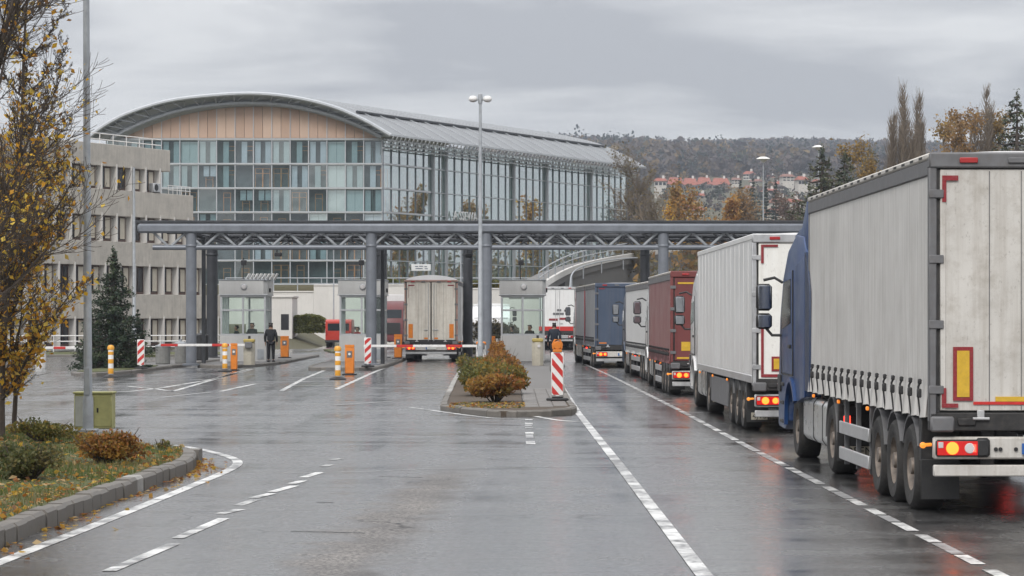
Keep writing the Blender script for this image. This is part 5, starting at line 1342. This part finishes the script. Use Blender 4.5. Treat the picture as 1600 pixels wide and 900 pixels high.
# ramp road curving up to the right with its parapet
rampc = spline([at(842, 446, 196), at(862, 432, 206), at(895, 416, 220), at(940, 404, 240), at(1000, 394, 268), at(1080, 384, 310)], 5)
t = thing('ramp_bridge', 'curving concrete ramp with pale parapet and railing rising behind the right booth', 'bridge', (0, 0, 0))
V = []; n = len(rampc)
for p, nx in zip(rampc, rampc[1:]+[2*rampc[-1]-rampc[-2]]):
    d_ = (nx-p); s_ = Vector((d_.y, -d_.x, 0)).normalized(); V.append((p, s_))
def strip(name, mat, prof, a=0):
    m = MB(); k = len(prof); vs = []; fs = []
    for p, s_ in V[a:]: vs += [p+s_*u+Vector((0, 0, z)) for u, z in prof]
    for i in range(n-1-a):
        for j in range(k): j2 = (j+1) % k; fs.append((i*k+j, i*k+j2, (i+1)*k+j2, (i+1)*k+j))
    fs.append(tuple(range(k))); m.add(vs, fs); return m.build(name, MT[mat], t)
strip('deck', 'conc_dark', [(0, -1.0), (0, -.35), (-2.2, -.35), (-2.2, -1.0)])
strip('parapet', 'white_wall', [(.15, -.45), (.15, .0), (-.1, .0), (-.1, -.45)])
strip('side_wall', 'conc_dark', [(-.25, -9), (-.25, -.9), (-.9, -.9), (-.9, -9)], 9)
m = MB(); m.path([p+Vector((0, 0, 1.0)) for p, s_ in V], .05, 6); m.path([p+Vector((0, 0, .55)) for p, s_ in V], .04, 6); m.build('handrail', MT['mullion'], t)
me = MB(); me.tube((0, 0, 0), (0, 0, 1.0), .05, n=5); me = me.mesh('rail_post', MT['galv'])
for p, s_ in V[::2]: link('rail_post', me, t).location = p
t = thing('guard_rail', 'curved white guard rail of the lower road below the ramp', 'railing', (0, 0, 0))
gr = spline([at(890, 452, 205), at(896, 425, 208), at(925, 412, 222), at(965, 405, 240), at(1010, 402, 262)], 5)
m = MB(); m.path(gr, .06, 6); m.build('rail', MT['galv'], t)
for p in gr[::4]:
    m = MB(); m.tube(p-Vector((0, 0, 1.)), p, .05, n=5); m.build('post', MT['galv'], t)
# ------------------------------------------------------------------ town on the hillside
def house(px, py, d, w, h, dep, rh, label, roof='house_roof', floors=2, cols=4, rz=0., name='house', mat='house_wall', group='houses on the hillside'):
    p = at(px, py, d); z = height(p.x, d)
    t = thing(name, label, 'house', (p.x, d, p.z-h), rz, group)
    m = MB(); m.box(-w/2, w/2, 0, dep, -max(0, (p.z-h)-z)-3, h); b = m.build('wall', MT[mat], t, smooth=False)
    m = MB(); o = .5
    V_ = [(-w/2-o, -o, h), (w/2+o, -o, h), (w/2+o, dep+o, h), (-w/2-o, dep+o, h), (-w/2+w*.12, dep/2, h+rh), (w/2-w*.12, dep/2, h+rh)]
    m.add(V_, [(0, 1, 5, 4), (2, 3, 4, 5), (1, 2, 5), (3, 0, 4), (3, 2, 1, 0)]); r_ = m.build('roof', MT[roof], t, smooth=False)
    m = MB(); m.box(w*.15, w*.15+.9, dep/2-.4, dep/2+.5, h+rh*.5, h+rh+1.); m.build('chimney', MT['white_wall'], r_)
    fh = h/floors
    q = MB(); q.box(-.55, .55, -.06, .0, 0, fh*.5); me = q.mesh('window', MT['win_dark'], smooth=False)
    for f in range(floors):
        for c in range(cols): link('window', me, b).location = (-w/2+w*(c+.5)/cols, 0, f*fh+fh*.3)
    return t
for px, w_, lb in ((1056, 22, 'leftmost unit'), (1079, 20, 'second unit from the left'), (1101, 20, 'third unit from the left'), (1127, 26, 'widest right end unit')):
    house(px, 288+(px % 3)*.6, 1200, w_*.286*1.05, 5.2, 10, 3.4, 'long white terrace with red hipped roofs on the hill, '+lb, floors=2, cols=5, name='terrace_house', group='terrace of red roofed houses')
spots = []
for k in range(16):
    px = rng.uniform(1060, 1262); py = rng.uniform(277, 335)
    if px < 1150 and py < 305: continue
    spots.append((px, py))
spots += [(1032, 283), (1040, 279), (1150, 281), (1205, 279), (1232, 276), (1255, 281), (955, 300), (1215, 288), (1168, 272), (1282, 285)]
cw = ['white', 'cream', 'pale grey']; 
for k, (px, py) in enumerate(spots):
    d = 1180+rng.uniform(-120, 160)-(py-280)*9
    fl = 1 if rng.random() < .5 else 2; rf = rng.choice(['house_roof', 'house_roof2'])
    house(px, py, d, rng.uniform(3.4, 5.6), rng.uniform(2., 3.), 5, rng.uniform(1.1, 1.7), 'small pale %s house with a %s roof among the hillside trees' % ('single-storey' if fl == 1 else 'two-storey', 'red' if rf == 'house_roof' else 'brown'), roof=rf, floors=fl, cols=3, rz=rng.uniform(-.6, .6))
# ------------------------------------------------------------------ vegetation
def rvec(): 
    v = Vector((rng.gauss(0, 1), rng.gauss(0, 1), rng.gauss(0, 1))); return v.normalized()
def branches(mb, p, d, L, r, depth, cfg, tips, n=None):
    """a limb that wanders, tapers and forks; twig points are collected in tips"""
    seg = cfg.get('seg', 4); pts = [p.copy()]; rad = [r]; q = p.copy(); dd = d.normalized(); kids_ = []
    for i in range(seg):
        dd = (dd+rvec()*cfg['wob']+Vector((0, 0, cfg['up']))*(1 if depth else .6)).normalized()
        q = q+dd*L/seg; pts.append(q.copy()); rad.append(r*(1-.75*(i+1)/seg) if depth == 0 or True else r)
        if depth < cfg['depth']:
            for _ in range(cfg['kids'][depth] if (i > 0 or depth > 0) else cfg.get('first', 0)): kids_.append((q.copy(), dd.copy(), (i+1)/seg))
        if depth >= cfg['depth']-cfg.get('leafd', 1): tips.append(q.copy())
    mb.path(pts, [max(.004, x) for x in rad], 7 if depth == 0 else 5 if depth == 1 else 3, caps=False)
    for q, dd, t in kids_:
        sdir = rvec(); sdir -= dd*sdir.dot(dd); sdir.normalize()
        nd = (dd*math.cos(cfg['ang'])+sdir*math.sin(cfg['ang'])).normalized()
        branches(mb, q+(rvec()*.02), nd, L*cfg['ratio']*rng.uniform(.65, 1.15)*(1.15-.45*t), max(.004, r*(1-.7*t)*.55), depth+1, cfg, tips)
def bare_tree(x, y, z, h, r, label, cfg, leaves=0, cols=None, size=.06, spread=.2, name='tree', group=None, bark='bark', lean=Vector((0, 0, 1)), cat='tree'):
    import zlib; rng.seed(zlib.crc32(label.encode())); t = thing(name, label, cat, (x, y, z), 0, group); mb = MB(); tips = []
    branches(mb, Vector((0, 0, -.1)), lean, h, r, 0, cfg, tips)
    mb.build('trunk', MT[bark], t, fix=False)
    if leaves:
        T = np.array([tuple(q) for q in tips]); i = nr.integers(0, len(T), leaves)
        w = cfg.get('lowdense', 0)
        if w:
            pr = np.exp(-w*np.clip(T[:, 2]/h, 0, 1.2)); pr /= pr.sum(); i = nr.choice(len(T), leaves, p=pr)
        P = T[i]+nr.normal(0, spread, (leaves, 3))
        quads(P, size, pal(leaves, cols), .15, 'crown', parent=t)
    return t
YEL = [(.74,.44,.035), (.62,.31,.03), (.78,.56,.10), (.36,.17,.03), (.52,.36,.08)]
# the yellow tree on the lawn: many steep limbs from low down, leaves thickest below
cfg = dict(seg=12, wob=.06, up=.07, depth=3, kids=[3, 2, 2], first=3, ang=1.0, ratio=.215, leafd=1, lowdense=2.6)
bare_tree(-8.3, 43.7, .33, 7.4, .062, 'slender tree with yellow leaves on thin bare twigs standing on the lawn', cfg, 3300, YEL, .048, .075)
cfg = dict(seg=9, wob=.07, up=.05, depth=3, kids=[2, 2, 2], first=2, ang=.68, ratio=.43, leafd=1, lowdense=1.3)
bare_tree(-9.35, 41.5, .34, 8.6, .085, 'larger autumn tree at the picture edge leaning over the lawn, few leaves at its top', cfg, 1700, YEL, .045, .07, lean=Vector((.16, .05, 1)))
cfg = dict(seg=6, wob=.14, up=.06, depth=3, kids=[2, 2, 2], first=1, ang=.7, ratio=.5, leafd=1)
bare_tree(-8.35, 45.0, .33, 4.0, .045, 'young yellow tree with dense foliage behind the lawn tree', cfg, 1900, YEL, .046, .12)

def shrub(x, y, z, rx_, ry, h, n, size, cols, label, group=None, twigs=30, shell=.55):
    t = thing('shrub', label, 'shrub', (x, y, z), 0, group); mb = MB()
    for k in range(twigs):
        a = rng.uniform(0, 2*PI); rr = rng.uniform(.2, 1.0); e = Vector((math.cos(a)*rx_*rr, math.sin(a)*ry*rr, h*rng.uniform(.6, 1.08)))
        mb.path([Vector((e.x*.15, e.y*.15, 0)), Vector((e.x*.6, e.y*.6, h*.45)), e], [.018, .012, .004], 4, caps=False)
    mb.build('twigs', MT['bark'], t, fix=False)
    # leaf masses: several lobes, each a shell of leaves with gaps
    lob = []
    for k in range(11): a = rng.uniform(0, 2*PI); rr = math.sqrt(rng.random())*.72; lob.append((math.cos(a)*rx_*rr, math.sin(a)*ry*rr, h*rng.uniform(.32, .72), rng.uniform(.32, .5)))
    L_ = np.array(lob); i = nr.integers(0, len(L_), n); v = nr.normal(0, 1, (n, 3)); v /= np.linalg.norm(v, axis=1)[:, None]
    rad = L_[i, 3]*(1-shell*nr.random(n)**2)*(.85+.3*nr.random(n))
    P = L_[i, :3]+v*rad[:, None]*np.array([rx_, ry, h*.72]); P[:, 2] = np.clip(P[:, 2], .03, h*1.15)
    j = nr.integers(0, len(cols), len(L_)); base = np.array(cols)[np.where(nr.random(n) < .55, j[i], nr.integers(0, len(cols), n))]*nr.uniform(.65, 1.3, (n, 1))
    quads(P, size, base, .1, 'foliage', parent=t); return t
RUST = [(.30,.12,.025), (.36,.20,.04), (.20,.09,.025), (.24,.17,.04)]
OLIVE = [(.13,.13,.03), (.20,.17,.045), (.10,.11,.03), (.26,.18,.04)]
p = gp(160, 718)
shrub(-5.58, 36.9, .2, .54, .5, .47, 4600, .024, RUST, 'low rust and yellow shrub at the tip of the lawn below the lamp post')
shrub(-5.98, 33.2, .2, .46, .5, .46, 3800, .026, [(.085,.10,.035), (.12,.12,.04), (.17,.14,.05)], 'dull green shrub at the left edge of the lawn')
shrub(-7.4, 42.2, .28, .55, .5, .35, 1700, .026, OLIVE, 'small olive undergrowth below the yellow tree')
shrub(-5.32, 40.9, .19, .13, .13, .17, 160, .022, OLIVE, 'tiny green weed on the kerb behind the lawn tip', twigs=6)
isl_s = [(-.42, 66.5, .78, .9, .72, RUST, 'rust brown shrub nearest the island tip', 4600), (-1.0, 72, .55, 1.2, .85, OLIVE, 'olive shrub along the left island kerb', 3600), (-.25, 73.5, .72, 1.3, .9, OLIVE+RUST[:1], 'yellow-green shrub beside the paved walk', 4000),
         (-.8, 82, .85, 1.8, .95, RUST+OLIVE[:2], 'mixed brown and green shrub in the middle of the island row', 4200), (-.45, 93, .7, 1.6, .98, [(.36,.17,.03), (.28,.12,.03), (.20,.16,.04)], 'taller orange shrub near the slender lamp post', 3600), (-1.35, 90, .5, 1.6, .85, OLIVE, 'green shrub behind the left kerb near the lamp post', 2200), (-.6, 108, .45, 2.2, 1.3, [(.40,.20,.03), (.30,.13,.03)], 'orange-leaved shrub in front of the canopy column', 3000)]
for x, y, a, b_, h, cols, lb, n in isl_s: shrub(x, y, .12, a, b_, h, n, .045, cols, lb, 'shrubs planted on the middle island')
n = 500; P = np.stack([nr.uniform(-1.5, .3, n), nr.uniform(61.8, 66, n), np.full(n, .14)], 1)
tag(quads(P, .045, pal(n, AUT+OLIVE), .8, 'island_leaf_litter'), 'leaf litter on the island soil in front of the shrubs', 'leaves', kind='stuff')
# trimmed hedges on the bank
def hedge(x0, x1, y, z, h, dep, cols, label, n=5000, slope=0.):
    t = thing('hedge', label, 'hedge', ((x0+x1)/2, y, z), 0); w = (x1-x0)/2
    P = nr.uniform(-1, 1, (n, 3)); P[:, 2] = nr.random(n); top = nr.random(n) < .45; fr = (~top) & (nr.random(n) < .75)
    P[top, 2] = nr.normal(.97, .05, top.sum()); P[fr, 1] = -1+np.abs(nr.normal(0, .12, fr.sum()))
    tp = 1-.25*np.abs(P[:, 0])**4; P = P*np.array([w, dep/2, h]); P[:, 2] = P[:, 2]*tp+slope*P[:, 0]
    quads(P, .10, pal(n, cols), .1, 'foliage', parent=t)
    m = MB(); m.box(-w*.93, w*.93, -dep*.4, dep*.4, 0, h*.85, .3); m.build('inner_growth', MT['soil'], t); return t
GH = [(.13,.14,.03), (.17,.17,.04), (.09,.11,.025)]
hedge(-16.9, -14.25, 205, 1.1, 1.25, 2.2, GH, 'clipped olive hedge in front of the white retaining wall')
hedge(-13.4, -9.6, 226.5, 4.5, 1.0, 1.6, GH, 'green hedge on top of the white wall right of the middle booth')
hedge(-4.4, 2.2, 226.8, 4.4, .9, 1.6, GH+[(.3,.2,.04)], 'greenish planting on the wall right of the beige lorry')
hedge(-3.9, .4, 168, 0, 1.9, 3, [(.10,.085,.05), (.13,.10,.05), (.08,.075,.04)], 'brown straggly hedge right of the beige lorry')
hedge(5.2, 9.2, 208, 2.2, 2.3, 1.6, [(.34,.18,.04), (.24,.14,.04)], 'ochre creeper hedge against the ramp wall')

def conifer(x, y, z, h, w, label, cols, tiers=26, per=11, nt=70, group=None, size=.06, trunks=1, droop=.25, low=.06, name='conifer'):
    t = thing(name, label, 'tree', (x, y, z), 0, group); mb = MB(); PP = []; SZ = []
    mb.path([(0, 0, -.1), (0, 0, h*.5), (0, 0, h)], [w*.05, w*.035, .01], 7); C_ = []
    for k in range(1, trunks): mb.path([(w*.28*(-1)**k*k*.6, 0, -.05), (w*.2*(-1)**k*k*.6, 0, h*.2)], [w*.04, w*.03], 6)
    lim = MB()
    for i in range(tiers):
        f = i/(tiers-1); zc = h*(low+(1-low)*f**.92); R_ = w/2*(1-f)**.82*rng.uniform(.82, 1.12)+.02*w
        for k in range(max(4, int(per*(1-.6*f)))):
            a = rng.uniform(0, 2*PI); rr = R_*rng.uniform(.65, 1.12); dz = -droop*rr+rng.uniform(-.1, .1)*h/tiers
            e = Vector((math.cos(a)*rr, math.sin(a)*rr, zc+dz)); s_ = Vector((0, 0, zc))
            lim.path([s_, s_.lerp(e, .55)+Vector((0, 0, -.05*rr)), e+Vector((0, 0, .12*rr))], [.02*w*.5, .012*w*.5, .004], 3, caps=False)
            m_ = int(nt*rr/(w/2))+6
            tt = nr.random(m_)**.7; base = np.array(s_)+(np.array(e)-np.array(s_))*tt[:, None]; base[:, 2] += .12*rr*tt**3
            side = np.array([-math.sin(a), math.cos(a), 0]); wv = nr.normal(0, 1, m_)*rr*.16*(1.25-tt)
            PP.append(base+side*wv[:, None]+np.stack([np.zeros(m_)]*2+[-np.abs(wv)*.35+nr.normal(0, .02, m_)*w], 1))
            C_.append(np.tile(np.array(cols[rng.randrange(len(cols))])*rng.uniform(.7, 1.3), (m_, 1)))
    mb.build('trunk', MT['bark'], t, fix=False); lim.build('limbs', MT['bark'], t, fix=False)
    P = np.concatenate(PP); C2 = np.concatenate(C_)*nr.uniform(.8, 1.2, (len(P), 1))
    quads(P, size, C2, .35, 'crown', mat='needle', parent=t, asp=.4); return t
SPR = [(.030,.052,.026), (.040,.062,.028), (.024,.042,.024), (.052,.070,.030)]
conifer(-16.4, 110.5, .16, 4.85, 3.3, 'dark green spruce on the grass strip left of the booths', SPR, 30, 13, 85, size=.062, trunks=3, droop=.18)
conifer(-17.6, 112.5, .1, 2.3, 1.9, 'shorter dark spruce half hidden behind the lamp post', SPR, 18, 10, 60, size=.06, droop=.18)
conifer(-15.5, 111.3, .1, 2.4, 1.3, 'small spruce leaning against the taller one by the red and white panel', SPR, 14, 8, 50, size=.06, droop=.15)
FSPR = [(.040,.055,.030), (.052,.062,.030), (.075,.078,.034)]
for px, ty, d, wpx, lb in ((1285, 236, 205, 92, 'broad spruce left of the near lorry, taller of two'), (1320, 242, 212, 66, 'narrower spruce touching the lorry roof line'), (1589, 152, 190, 78, 'spruce top at the right picture edge above the grey lorry')):
    p = at(px, ty, d); zb_ = height(p.x, d); conifer(p.x, d, zb_, p.z-zb_, wpx/F*d*2.9, lb, FSPR, 30, 12, 75, size=.15, droop=.1, group=None)
for px, ty, d, wpx, lb in ((1157, 284, 520, 24, 'dark far spruce, leftmost of four above the canopy'), (1177, 281, 530, 30, 'dark far spruce, widest of four above the canopy'), (1197, 288, 535, 18, 'dark far spruce, narrow one of four above the canopy'), (1212, 283, 515, 28, 'dark far spruce, rightmost of four above the canopy'), (1061, 257, 900, 7, 'lone dark cypress above the red roofed terrace')):
    p = at(px, ty, d); zb_ = height(p.x, d)-1; conifer(p.x, d, zb_, p.z-zb_, wpx/F*d*1.25, lb, [(.028,.042,.030), (.036,.050,.032)], 20, 8, 26, size=.28, droop=.1)
# poplars: bundles of steep bare limbs
def poplar(px, ty, d, wpx, stems, label):
    p = at(px, ty, d); z = height(p.x, d); h = (p.z-z)*.95; w = wpx/F*d*1.1; t = thing('poplar', label, 'tree', (p.x, d, z), 0, 'bare poplars above the near lorry'); mb = MB(); tw = MB()
    mb.path([(0, 0, -.2), (0, 0, h*.3)], [.35, .28], 8)
    for k in range(stems):
        a = 2*PI*k/stems+rng.uniform(-.3, .3); rr = w*.42*rng.uniform(.45, 1.) if k else .02; hh = h*rng.uniform(.8, .97) if k else h
        pts = [Vector((0, 0, h*.12)), Vector((math.cos(a)*rr*.75, math.sin(a)*rr*.75, h*.32)), Vector((math.cos(a)*rr, math.sin(a)*rr, h*.6)), Vector((math.cos(a)*rr*.85, math.sin(a)*rr*.85, hh))]
        sp = spline(pts, 5); mb.path(sp, [max(.015, .17*(1-i/len(sp))) for i in range(len(sp))], 5, caps=False)
        for q in sp[3:]:
            for _ in range(42):
                a2 = rng.uniform(0, 2*PI); l = rng.uniform(.5, 2.0)*(1.1-.7*q.z/h)+.2; s0 = q+Vector((0, 0, rng.uniform(-.9, .9)))
                e = s0+Vector((math.cos(a2)*l*.5, math.sin(a2)*l*.5, l*1.25)); tw.path([s0, s0.lerp(e, .5)+Vector((math.cos(a2), math.sin(a2), 0))*l*.07, e], [.035, .024, .010], 3, caps=False)
    mb.build('trunk', MT['bark_pale'], t, fix=False); tw.build('twigs', MT['bark_pale'], t, fix=False)
    n = 500; P = np.stack([nr.normal(0, w*.2, n), nr.normal(0, w*.2, n), nr.uniform(.05, .6, n)*h], 1); quads(P, .16, pal(n, YEL), .1, 'remaining_leaves', parent=t); return t
poplar(1410, 134, 250, 62, 7, 'tall bare poplar, leftmost and largest of the row behind the lorry')
poplar(1437, 148, 262, 40, 5, 'slimmer bare poplar just right of the largest one')
poplar(1541, 138, 255, 54, 5, 'bare poplar with a forked top near the right edge')
# round trees behind the canopy and along the right
def crown_tree(px, ty, d, wpx, label, cols, nleaf, size, hf=.8, depth=3, bark='bark_pale', group='autumn trees behind the queue', up=.06, ang=.6, kids=(2, 2, 3)):
    p = at(px, ty, d); z = height(p.x, d)-.3; h = p.z-z
    cfg = dict(seg=6, wob=.12, up=up, depth=depth, kids=list(kids), first=1, ang=ang, ratio=min(.62, .62*wpx/F*d/h*1.25), leafd=1)
    return bare_tree(p.x, d, z, h*hf, .02*h, label, cfg, nleaf, cols, size, .35, group=group, bark=bark)
BRN = [(.16,.125,.06), (.20,.15,.06), (.13,.11,.06)]; OCH = [(.34,.22,.06), (.28,.19,.07), (.22,.15,.06)]; ORG = [(.40,.21,.05), (.32,.15,.04), (.46,.27,.07)]; TAN = [(.27,.16,.07), (.22,.14,.065), (.33,.20,.07)]
crown_tree(1020, 256, 285, 112, 'nearly bare olive-brown tree in front of the right end of the glazed hall', BRN, 1300, .12, .9, kids=(4, 3, 3))
crown_tree(1088, 288, 330, 90, 'orange-leaved tree right of the glazed hall above the canopy', OCH+ORG, 3000, .2)
crown_tree(1118, 302, 345, 66, 'second orange tree, slightly lower, beside the first', ORG, 2600, .22)
crown_tree(1058, 300, 350, 60, 'yellowish tree half hidden by the olive-brown one', YEL, 2000, .2)
crown_tree(1178, 318, 380, 90, 'low brown tree below the four dark spruces', TAN, 2600, .2)
crown_tree(1235, 322, 380, 80, 'reddish brown bare tree left of the near lorry', [(.17,.11,.085), (.14,.10,.08)], 1500, .2)
crown_tree(1000, 372, 262, 90, 'brown thicket tree below the canopy beside the ramp', BRN, 1500, .15)
crown_tree(1090, 372, 275, 100, 'brown thicket tree below the canopy behind the maroon lorry', TAN, 1800, .15)
for k, (px, ty, wd, cols, lb) in enumerate(((1390, 232, 60, OCH, 'yellow scrub tree at the foot of the largest poplar'), (1425, 215, 60, TAN, 'tan tree between the two left poplars'), (1462, 208, 50, OCH, 'orange tree just right of the slim poplar'), (1488, 188, 44, TAN, 'tall tan tree, highest between the poplars'), (1510, 196, 50, TAN, 'orange tree left of the forked poplar'), (1528, 205, 50, OCH, 'yellow tree at the foot of the forked poplar'), (1562, 200, 56, OCH, 'orange tree right of the forked poplar'), (1362, 262, 60, BRN, 'dull brown tree touching the near lorry roof'))):
    crown_tree(px, ty, 235+4*k, wd*1.3, lb, cols, 2200, .15, .97, kids=(3, 2, 2))
# more trees out of sight of the lens but beside it, so the row goes on
# forest on the hill: thousands of crowns as one mass
FC = np.array([(.092,.070,.062), (.110,.082,.058), (.075,.064,.060), (.16,.108,.05), (.058,.066,.048), (.034,.050,.044), (.22,.155,.06), (.10,.085,.08)])
FW = np.array([.22, .2, .2, .09, .11, .09, .03, .06])
nF = 14000; NQ = 34; CC = []; RR = []; TI = []
while len(CC) < nF:
    y = 640+(2500-640)*rng.random()**.75; x = y*rng.uniform(-.07, .26)
    if y < 1330 and .050 < x/y < .119 and rng.random() < .86: continue
    town = y < 1330 and .050 < x/y < .119
    if y < 900 and rng.random() < .4: continue
    r = rng.uniform(3.0, 6.2)*(1 if y > 1200 else .7)*(.6 if town else 1); hh = r*rng.uniform(.95, 1.5)
    cl = math.sin(x*.011+1)*math.sin(y*.006+2)+.8*math.sin(x*.031+y*.017); w = FW.copy()
    if cl > .75: w[[4, 5]] *= 7
    elif cl < -.7: w[[1, 3, 6]] *= 3
    i = rng.choices(range(8), w)[0]
    if y > 2150: hh = r*.95; i = i if i != 5 else 0
    if i == 5: r *= .55; hh *= 1.35
    CC.append((x, y, height(x, y)+hh*.7)); RR.append((r, r, hh)); TI.append(FC[i]*rng.uniform(.75, 1.2))
CC = np.repeat(np.array(CC), NQ, 0); RR = np.repeat(np.array(RR), NQ, 0); TI = np.repeat(np.array(TI), NQ, 0)*nr.uniform(.85, 1.12, (nF*NQ, 1))
v = nr.normal(0, 1, (nF*NQ, 3)); v /= np.linalg.norm(v, axis=1)[:, None]; P = CC+v*RR*(nr.random((nF*NQ, 1))**.33)*.9
fo = quads(P, RR[:, 0]*.29, TI, 0., 'forest', mat='blade', asp=.8)
tag(fo, 'autumn forest in browns and dark greens covering the distant hill', 'forest', kind='stuff')
# skirt of brush hiding the foot of the slope on the right
n = 26000; yb_ = nr.uniform(235, 640, n); xb = yb_*nr.uniform(.045, .26, n); zb2 = np.array([height(a, b) for a, b in zip(xb, yb_)])
P = np.stack([xb, yb_, zb2+np.abs(nr.normal(0, 1., n))*(1+1.6*np.abs(np.sin(xb*.35+yb_*.06)))], 1)
tag(quads(P, .34, pal(n, BRN+TAN+[(.10,.095,.05), (.085,.08,.05)]), .1, 'undergrowth'), 'brown brushwood covering the slope behind the canopy', 'brushwood', kind='stuff')

# ------------------------------------------------------------------ people
def person(x, y, z, hgt, label, jacket, rz=0., stride=.0, legs='trousers', group=None, arm=0.):
    t = thing('person', label, 'person', (x, y, z), rz, group); k = hgt/1.78
    def skin_mesh(name, joints, edges, radii, mat, parent, root=0, sub=2):
        me = bpy.data.meshes.new(name); me.from_pydata([tuple(Vector(j)*k) for j in joints], edges, []); me.materials.append(MT[mat])
        o = link(name, me, parent); md = o.modifiers.new('skin', 'SKIN'); md.use_smooth_shade = True
        for v, r in zip(me.skin_vertices[0].data, radii):
            r = r if isinstance(r, tuple) else (r, r); v.radius = (r[0]*k, r[1]*k); v.use_root = False
        me.skin_vertices[0].data[root].use_root = True
        s = o.modifiers.new('sub', 'SUBSURF'); s.levels = sub; s.render_levels = sub; return o
    st = stride; J = []; E = []; Rr = []
    def jn(p, r, par=None):
        J.append(p); Rr.append(r)
        if par is not None: E.append((par, len(J)-1))
        return len(J)-1
    pel = jn((0, 0, .93), (.15, .11)); sp = jn((0, -.01, 1.12), (.14, .10), pel); ch = jn((0, -.01, 1.33), (.165, .115), sp); nk = jn((0, .0, 1.5), .058, ch); h0 = jn((0, .02, 1.585), (.075, .088), nk); h1 = jn((0, .025, 1.67), (.078, .095), h0); jn((0, .02, 1.745), (.055, .065), h1)
    nose = jn((0, .118, 1.625), .012, h0); jn((.083, .02, 1.635), .016, h0); jn((-.083, .02, 1.635), .016, h0); jn((0, .108, 1.585), .012, h0)
    leg_pts = []
    for s in (-1, 1):
        f = st*s; hip = jn((.095*s, 0, .88), .092, pel); kn = jn((.105*s, .10*f+.02, .50), .062, hip); an = jn((.11*s, .16*f-.1*abs(f), .09), .042, kn); jn((.115*s, .16*f+.12, .045), .038, an); leg_pts.append((hip, kn, an))
        sh = jn((.185*s, -.01, 1.40), .058, ch); el = jn((.25*s, -.03-.10*f+arm*.1, 1.12), .042, sh); wr = jn((.262*s, .06-.14*f+arm*.25, .88+arm*.2), .03, el); pm = jn((.262*s, .085-.15*f+arm*.3, .80+arm*.22), (.022, .036), wr)
        for q, (dx, ln) in enumerate(((-.030, .075), (-.010, .088), (.010, .083), (.030, .066))):
            a = jn((.262*s, .085+dx-.15*f+arm*.3, .745+arm*.24), .0095, pm); jn((.262*s-.014*s, .085+dx*1.05-.15*f+arm*.33, .745-ln*.55+arm*.26), .008, a)
        th = jn((.262*s-.012*s, .13-.15*f+arm*.32, .79+arm*.24), .0105, pm); jn((.262*s-.02*s, .148-.15*f+arm*.34, .755+arm*.25), .009, th)
    skin_mesh('body', J, E, Rr, 'skin', t)
    # jacket: torso and sleeves over the body
    A = [J[pel], J[sp], J[ch], (0, 0, 1.475)]; A[0] = (0, 0, .86); r_ = [(.195, .15), (.185, .14), (.20, .145), (.085, .085)]; e_ = [(0, 1), (1, 2), (2, 3)]
    for s in (-1, 1):
        f = st*s; b = len(A); A += [(.19*s, -.01, 1.405), (.262*s, -.03-.10*f+arm*.1, 1.12), (.268*s, .055-.14*f+arm*.24, .90+arm*.19)]; r_ += [.082, .065, .052]; e_ += [(2, b), (b, b+1), (b+1, b+2)]
    skin_mesh('jacket', A, e_, r_, jacket, t)
    A = [(0, 0, .95)]; r_ = [(.165, .125)]; e_ = []
    for s in (-1, 1):
        f = st*s; b = len(A); A += [(.097*s, 0, .86), (.107*s, .10*f+.02, .50), (.112*s, .16*f-.1*abs(f), .10)]; r_ += [.108, .082, .068]; e_ += [(0, b), (b, b+1), (b+1, b+2)]
    skin_mesh('trousers', A, e_, r_, legs, t)
    for s in (-1, 1):
        f = st*s; m = MB(); m.box(.112*s*k-.05*k, .112*s*k+.05*k, (.16*f-.1*abs(f)-.09)*k, (.16*f+.18)*k, 0, .09*k, .03); m.build('shoe', MT['black'], t)
    A = [(0, -.01, 1.66), (0, -.005, 1.735), (0, -.055, 1.60)]; skin_mesh('hair', A, [(0, 1), (0, 2)], [(.088, .098), (.065, .075), (.065, .055)], 'hair', t)
    return t
person(-11.32, 126.2, .135, 1.86, 'man in a dark jacket standing with his back turned beside the left booth', 'jacket_black', rz=-.1)
person(2.0, 127.5, .12, 1.88, 'man in a navy jacket walking between the right booth and the lorries', 'jacket_navy', rz=.05, stride=1.)
person(-12.5, 129.3, .25, 1.74, 'clerk in dark clothes at the right window of the left booth', 'jumper_grey', rz=PI*.9, arm=1.)
person(-13.32, 129.9, .25, 1.62, 'clerk half hidden at the left window of the left booth', 'jumper_grey', rz=PI*.6, arm=1.)
person(-7.45, 129.6, .25, 1.55, 'clerk in a red jumper behind the glass of the middle booth', 'jumper_red', rz=PI*.8, arm=1.)
person(.0, 129.5, .23, 1.60, 'clerk facing sideways at the left window of the right booth', 'jumper_grey', rz=PI*.5, arm=1.)
person(.85, 129.4, .23, 1.66, 'clerk at the right window of the right booth', 'jumper_grey', rz=PI*.85, arm=1.)

# ------------------------------------------------------------------ haze: one closed box of thin even air
m = MB(); m.box(-2700, 2700, -140, 3100, -1.6, 190)
hz_ = m.build('haze', MT['ground'], smooth=False); hz_.data.materials.clear(); hm = bpy.data.materials.new('thin_haze'); hm.use_nodes = True
for nd in list(hm.node_tree.nodes): hm.node_tree.nodes.remove(nd)
pv = hm.node_tree.nodes.new('ShaderNodeVolumePrincipled'); ho = hm.node_tree.nodes.new('ShaderNodeOutputMaterial')
pv.inputs['Color'].default_value = (.73, .81, .94, 1); pv.inputs['Density'].default_value = .00019; pv.inputs['Anisotropy'].default_value = .1
hm.node_tree.links.new(pv.outputs[0], ho.inputs['Volume']); hz_.data.materials.append(hm); tag(hz_, 'pale autumn haze over the whole place', 'haze', kind='stuff')
